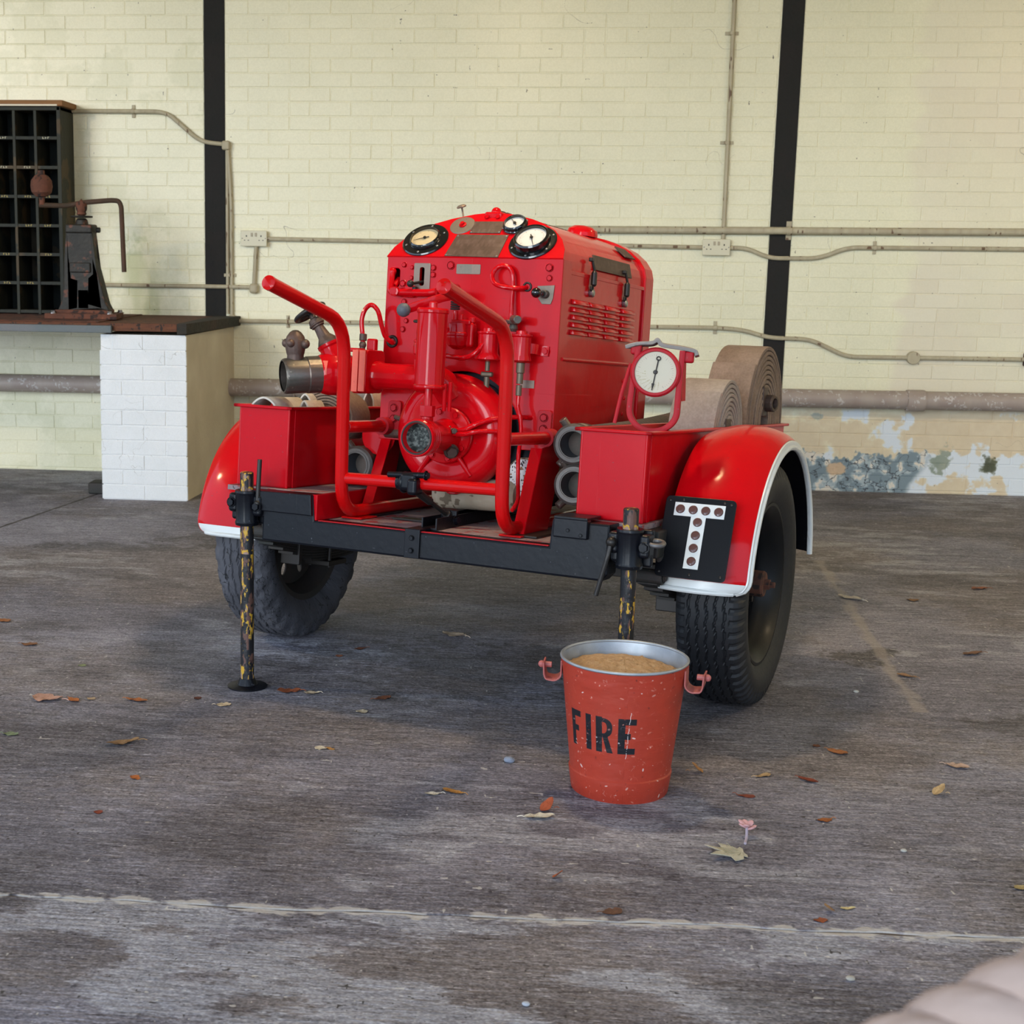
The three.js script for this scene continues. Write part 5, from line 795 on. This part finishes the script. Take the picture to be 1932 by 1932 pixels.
{
  const b = [-2.25, .891, .6], t = thing('fly_press', 'old dark iron fly press with ball weight and bent handle on the bench', 'press', b), cx = -2.225, z = .6;
  part(t, 'base', [slab([[-2.375, .47], [-2.05, .47], [-2.02, .72], [-2.395, .72]].map(([x, q]) => [x, -q]), .028, .004).rotateX(-Math.PI / 2).translate(0, .891, 0), slab([[-2.33, .5], [-2.09, .5], [-2.07, .69], [-2.35, .69]].map(([x, q]) => [x, -q]), .02, .006).rotateX(-Math.PI / 2).translate(0, .917, 0)], rust, 'rusty base plate');
  parts(t, 'base_bolt', [[-2.355, .7], [-2.06, .7], [-2.36, .5], [-2.06, .5]].map(([x, q]) => bolt(V(x, .918, q), V(0, 1, 0), .012, .014)), steel);
  // C frame: two columns joined by a bowed back
  part(t, 'frame', [slab([[-2.29, .93], [-2.24, .94], [-2.235, 1.09], [-2.27, 1.1], [-2.275, 1.17], [-2.28, 1.2], [-2.285, 1.335], [-2.17, 1.335], [-2.165, 1.12], [-2.19, 1.1], [-2.195, .96], [-2.12, .94], [-2.075, .93], [-2.095, .97], [-2.115, 1.05], [-2.135, 1.13], [-2.155, 1.2], [-2.16, 1.3], [-2.16, 1.355], [-2.295, 1.355], [-2.31, 1.2], [-2.315, 1.05], [-2.33, .97], [-2.35, .93]], .09, .006, [], z - .045), rbox(-2.228, 1.13, z - .05, .15, .1, .06, .01), rbox(-2.228, 1.345, z, .14, .045, .11, .01), rbox(-2.228, 1.02, z - .06, .14, .26, .05, .02), rod(V(-2.15, 1.34, z), V(-2.13, 1.34, z), .014)], iron, 'dark cast iron frame');
  part(t, 'screw', [rod(V(cx, 1.12, z), V(cx, 1.36, z), .016), ...Array.from({ length: 14 }, (_, k) => torus(V(cx, 1.2 + k * .008, z), V(0, 1, 0), .0155, .003, 20, 6))], darkMetal);
  part(t, 'ram', [rbox(cx, 1.15, z + .01, .11, .05, .09, .006), rbox(cx - .004, 1.08, z + .01, .055, .1, .06, .006), rbox(cx + .012, .99, z + .015, .06, .1, .06, .004)], iron);
  part(t, 'stop_ring', [lathe([[.018, 0], [.055, .002], [.057, .006], [.055, .01], [.018, .012]], V(cx, 1.4, z), V(0, 1, 0), 32), lathe([[.034, 0], [.03, .02], [.02, .03]], V(cx, 1.368, z), V(0, 1, 0), 24)], iron);
  part(t, 'collar', [lathe([[.016, 0], [.026, .006], [.022, .018], [.028, .03], [.03, .06], [.024, .068], [.012, .072], [0, .084]], V(cx, 1.412, z), V(0, 1, 0), 20)], rust);
  part(t, 'arm', [pipe([V(-2.44, 1.462, z + .02), V(-2.3, 1.46, z), V(cx, 1.476, z), V(-2.07, 1.49, z - .01), V(-2.032, 1.487, z - .01), V(-2.02, 1.46, z - .01), V(-2.005, 1.13, z + .01)], .0125, .03)], std('#ffffff', .8, .1, { map: paintTex(72, 52, 38, [100, 70, 50], 26, 18) }), 'bent rusty arm');
  part(t, 'ball_weight', [lathe([[0, -.062], [.03, -.055], [.05, -.035], [.056, -.005], [.052, .025], [.034, .048], [.018, .056], [.016, .075], [.0, .077]], V(-2.425, 1.56, z + .02), V(0, 1, 0), 28), rod(V(-2.425, 1.462, z + .02), V(-2.425, 1.51, z + .02), .014)], rust, 'rusty ball weight');
}

// ───────────── leaves and litter on the floor ─────────────
const LEAVES = [
  [-1.282, 4.220, .089, '#c9a090', 'A', 'large curled pinkish-tan dead leaf beside a small orange leaf, far left of the floor'],
  [-1.208, 4.220, .045, '#b8703a', 'A', 'orange-brown dead leaf right beside the large pinkish-tan leaf'],
  [-1.163, 4.199, .026, '#b9a488', 'S', 'tiny beige leaf scrap right of the orange-brown leaf'],
  [-1.032, 4.196, .064, '#a8683a', 'N', 'narrow rusty dead leaf lying alone between the tan leaves and the prop leg'],
  [-.783, 4.206, .044, '#d8c4a4', 'A', 'cream dead leaf just left of the prop leg foot'],
  [-.867, 4.152, .022, '#5a2a18', 'S', 'small dark brown leaf crumb left of the cream leaf'],
  [-.621, 4.051, .068, '#9c5430', 'A', 'rusty torn leaf just right of the prop leg foot'],
  [-.554, 4.057, .044, '#dccbb0', 'A', 'cream dead leaf beside the rusty torn leaf'],
  [-.393, 4.210, .034, '#d5c8ae', 'S', 'pale cream leaf scrap between the prop leg foot and the bucket'],
  [-.347, 4.080, .054, '#7d4a2e', 'A', 'dark rust-brown crumpled leaf in front of the left tyre'],
  [-.174, 3.349, .085, '#c9b8a4', 'A', 'pale beige curled leaf under the middle of the trailer'],
  [-1.283, 4.528, .042, '#7d9070', 'A', 'green leaf at the far left edge of the floor'],
  [-.975, 4.558, .088, '#9a7a55', 'N', 'long thin tan leaf stalk on the left floor'],
  [-.880, 4.800, .034, '#b5682c', 'A', 'small orange oval leaf alone on the left floor'],
  [-.466, 4.527, .032, '#dcd6c4', 'S', 'white crumpled leaf bit on the floor left of the bucket'],
  [-.443, 4.528, .032, '#b98a4a', 'N', 'small golden leaf touching the white crumpled leaf bit'],
  [-.115, 4.794, .054, '#b8843e', 'N', 'golden oval leaf left of the bucket base'],
  [-.162, 4.814, .040, '#ddd6c4', 'N', 'cream seed husk touching the golden oval leaf'],
  [.104, 4.883, .042, '#a8502a', 'U', 'orange-brown leaf standing up in front of the bucket'],
  [.085, 4.928, .070, '#e0dac8', 'N', 'long white husk under the standing orange-brown leaf'],
  [.475, 4.581, .037, '#b08250', 'U', 'tan leaf tipped up just right of the bucket base'],
  [.634, 4.586, .046, '#b59a70', 'N', 'pale tan narrow leaf right of the bucket, below the tyre'],
  [.738, 4.605, .052, '#843a22', 'N', 'dark rust narrow leaf right of the pale tan one'],
  [.571, 4.731, .044, '#84402a', 'N', 'rust-brown narrow leaf between the bucket and the maple leaf'],
  [.854, 4.381, .055, '#a56a3c', 'A', 'brown leaf with torn edge on the right floor'],
  [.809, 4.337, .021, '#7a4a2c', 'S', 'round brown leaf crumb next to the torn brown leaf'],
  [1.131, 4.451, .058, '#cbb0a0', 'A', 'pinkish-beige curled leaf at far right of the floor'],
  [1.032, 4.659, .037, '#c2a678', 'U', 'pale yellowish leaf below the pinkish curled leaf, far right'],
  [.727, 4.859, .038, '#a8642e', 'A', 'orange-brown oval leaf right of the maple leaf'],
  [.118, 5.254, .028, '#b05a2a', 'U', 'small orange leaf standing alone behind the floor joint'],
  [.637, 5.346, .028, '#b98c58', 'U', 'tan leaf upright on the floor joint, right side'],
  [.615, 5.386, .028, '#96512e', 'A', 'rust leaf lying on the floor joint under the upright tan leaf'],
  [.218, 5.399, .043, '#6d4b38', 'A', 'dark brown leaf debris lying in the middle of the floor joint'],
  [-.907, 5.026, .021, '#8a3c24', 'S', 'tiny rust-red leaf on the left foreground floor'],
  [1.268, 2.604, .100, '#c7c0b2', 'N', 'long pale grey-white leaf right of the right tyre'],
  [1.494, 2.596, .044, '#8a6a4c', 'S', 'small brown leaf further right of the pale grey-white leaf'],
  [1.802, 2.365, .074, '#8a5a42', 'N', 'reddish-brown leaf near the back wall, far right'],
  [1.490, 3.346, .078, '#7c5c48', 'N', 'flat dark brown leaf at the right edge, level with the bucket rim'],
  [-1.520, 3.666, .055, '#8a6040', 'A', 'brown curled leaf at the left edge, level with the left tyre'],
  [-1.702, 3.382, .051, '#a06a40', 'A', 'brown leaf cut by the left picture edge'],
  [-1.285, 3.873, .026, '#8a9a74', 'S', 'tiny green leaf left of the prop leg'],
  [-.465, 3.565, .046, '#7a4a36', 'N', 'brown leaf by the left tyre on its right side'],
  [-.522, 3.655, .025, '#b06a48', 'S', 'small orange leaf crumb in front of the left tyre'],
  [1.211, 3.640, .058, '#9a7a5c', 'N', 'tan-brown leaf on the right floor level with the bucket rim'],
  [1.051, 5.181, .033, '#b0a070', 'A', 'yellowish leaf cut by the right picture edge'],
  [.679, 5.324, .031, '#d8cc9c', 'N', 'cream yellow husk on the floor right of the upright tan leaf'],
];
function leafGeo(kind, L) {
  const n = 14, m = 6, pos = [], idx = [], w = { A: .3, N: .17, S: .4, U: .34 }[kind] * L, curl = rr(.6, 1.5), cup = rr(.3, 1) * (rnd() < .5 ? 1 : -1), sd = rnd() * 90;
  for (let s = 0; s < 2; s++) for (let i = 0; i <= n; i++) for (let k = 0; k <= m; k++) {
    const t = i / n, v = k / m * 2 - 1, ww = w * Math.pow(Math.sin(Math.PI * Math.pow(t, .8)), .75) * (1 + (kind === 'A' ? (vn(t * 9, sd + v) - .5) * .7 : .1)) + .0006, x = (t - .5) * L, z = v * ww;
    const y = (.1 * L) * (curl * (2 * t - 1) ** 2 * .5 + Math.abs(v) * .45 * (ww / w) * Math.abs(cup)) + (vn(t * 6 + sd, v * 2) - .5) * .07 * L + .04 * L;
    pos.push(x, Math.max(.0012, y) - s * .0007, z);
  }
  const o = (n + 1) * (m + 1); for (let s = 0; s < 2; s++) for (let i = 0; i < n; i++) for (let k = 0; k < m; k++) { const a = s * o + i * (m + 1) + k, b = a + m + 1; s ? idx.push(a, b, a + 1, a + 1, b, b + 1) : idx.push(a, a + 1, b, a + 1, b + 1, b); }
  const g = new THREE.BufferGeometry(); g.setAttribute('position', new THREE.Float32BufferAttribute(pos, 3)); g.setIndex(idx); g.computeVertexNormals(); if (kind === 'U') g.rotateZ(.7).translate(0, L * .34, 0); return boxUV(g, 8);
}
const leafVar = tex(256, 256, (u, v) => { const n = fbm(u * 8, v * 8, 4), f = Math.abs(fbm(u * 12 + 5, v * 12, 3) - .5); let k = 205 + n * 50; if (f < .02) k -= 40; return [k, k - 6, k - 14]; });
for (const [x, z, L, col, kind, label] of LEAVES) {
  const t = thing('dead_leaf', label, 'leaf', [x, 0, z], 'dead leaves and litter on the concrete floor', rr(-.7, .7) + (rnd() < .5 ? 0 : Math.PI));
  mesh(t, 'blade', leafGeo(kind, L), std(col, .85, 0, { map: leafVar }));
  if (L > .035 && kind !== 'S') mesh(t, 'stalk', boxUV(mg(wire([V(L * .46, .004, 0), V(L * .6, .006, L * .04), V(L * .72, .003, L * .1)], Math.max(.0007, L * .014), 8, 6))), std(col, .9));
}
{ // pale maple leaf and the dried flower head
  const t = thing('maple_leaf', 'large pale grey-green maple leaf lying on the floor in front of the bucket', 'leaf', [.509, 0, 5.079], 'dead leaves and litter on the concrete floor', .25), o = [], tips = [[-100, .38], [-62, .8], [-20, 1], [22, .95], [64, .85], [104, .45]];
  for (let i = 0; i < tips.length; i++) { const [a, r] = tips[i]; o.push([a - 13, r * .7], [a, r], [a + 13, r * .7]); if (i < 5) o.push([(a + tips[i + 1][0]) / 2, .5]); }
  o.push([180, .08]); const s2 = .082, pts = o.map(([a, r]) => [-Math.cos(a * R) * r * s2, Math.sin(a * R) * r * s2 * .8]);
  const g = slab(pts, .0012, 0).rotateX(-Math.PI / 2), p = g.attributes.position; for (let i = 0; i < p.count; i++) p.setY(i, p.getY(i) + .003 + .02 * Math.abs(p.getX(i) / s2) ** 2 * (.4 + vn(p.getX(i) * 60, p.getZ(i) * 60))); g.computeVertexNormals();
  mesh(t, 'blade', boxUV(mg(g), 8), std('#c9c9b8', .85, 0, { map: leafVar }));
  mesh(t, 'vein', boxUV(mg([-62, -20, 22, 64].map((a) => wire([V(0, .004, 0), V(-Math.cos(a * R) * .02, .006, -Math.sin(a * R) * .016), V(-Math.cos(a * R) * .045, .014, -Math.sin(a * R) * .036)], .0008, 8, 5)))), std('#8f8c74', .9));
  const f = thing('dried_flower', 'dried pink flower head with stem touching the maple leaf', 'flower', [.532, 0, 4.985]);
  mesh(f, 'stem', boxUV(mg(wire([V(-.006, .003, .04), V(.001, .006, .012), V(.004, .02, -.008)], .003, 12, 8))), std('#a99ca6', .9));
  for (let k = 0; k < 7; k++) { const a = k / 7 * 6.283, q = new THREE.SphereGeometry(.011, 10, 6).scale(1, .28, .7).rotateZ(.5).rotateY(-a).translate(.005 + Math.cos(a) * .011, .024 + rr(-.006, .006), -.012 + Math.sin(a) * .009); mesh(f, 'petal', boxUV(mg(q)), std('#c99a9a', .9)); }
}
[[.014, 4.566, .012, 'small blue-grey pebble on the floor left of the bucket', '#7f8898'], [.86, 5.02, .006, 'tiny white pebble right of the maple leaf', '#a8a49a'], [.62, 5.62, .007, 'tiny pale pebble on the foreground slab', '#a09a8e'], [.05, 5.78, .006, 'white stone chip at the bottom of the foreground slab', '#a9adb4'], [1.02, 3.83, .007, 'white stone chip right of the right tyre', '#aaa69c']].forEach(([x, z, r, label, col]) => {
  const t = thing('pebble', label, 'pebble', [x, 0, z], 'pebbles on the floor'), g = new THREE.IcosahedronGeometry(r, 2), p = g.attributes.position; for (let i = 0; i < p.count; i++) { const k = 1 + (fbm(p.getX(i) * 120 + 3, p.getY(i) * 120 + p.getZ(i) * 90, 3) - .5) * .5; p.setXYZ(i, p.getX(i) * k * 1.2, p.getY(i) * k * .7, p.getZ(i) * k); } g.computeVertexNormals(); mesh(t, 'stone', boxUV(g.translate(0, r * .55, 0)), std(col, .8));
});
{ const l = thing('rubble_block', 'dark broken block at the foot of the white pier', 'block', [-2.12, 0, .72]); part(l, 'block', [rbox(-2.115, .03, .72, .11, .06, .12, .01)], darkFrame); }

// ───────────── thick twisted barrier rope close to the camera ─────────────
{
  const t = thing('barrier_rope', 'thick beige twisted barrier rope across the near lower right corner, out of focus', 'rope', [.2, .82, 7.35]);
  const a = V(.05, .735, 7.375), b = V(.42, .909, 7.315), far = V(1.6, 1.0, 7.2), near = V(-.62, .50, 7.47), cl = new THREE.CatmullRomCurve3([V(-1.6, .42, 7.55), near, a, b, V(.85, 1.02, 7.27), far]), N = 500, ropeMat = std('#b59c8f', .95, 0, { bumpMap: bumpFine, bumpScale: .002 });
  const Fr = cl.computeFrenetFrames(N, false), pts = cl.getSpacedPoints(N), Lt = cl.getLength();
  for (let k = 0; k < 3; k++) part(t, 'strand', sweep(pts.map((p, i) => { const ph = k * 2.0944 + i / N * Lt / .105 * 6.2832; return p.clone().addScaledVector(Fr.normals[i], Math.cos(ph) * .0135).addScaledVector(Fr.binormals[i], Math.sin(ph) * .0135); }), circ(.0175, 16)), ropeMat);
  for (const [x, y, z] of [[-1.6, .42, 7.55], [1.6, 1.0, 7.2]]) { const p = thing('rope_post', x < 0 ? 'short barrier post at the left end of the rope' : 'barrier post at the right end of the rope', 'post', [x, 0, z]); part(p, 'post', [rod(V(x, .012, z), V(x, y + .06, z), .025), ball(V(x, y + .075, z), .032)], darkMetal); part(p, 'base', lathe([[0, 0], [.14, 0], [.14, .012], [.03, .03], [0, .03]], V(x, 0, z), V(0, 1, 0), 32), darkMetal); }
}

scene.traverse((o) => { if (o.isMesh && o.name !== 'light_bulb') { o.castShadow = true; o.receiveShadow = true; } });
renderer.render(scene, camera);
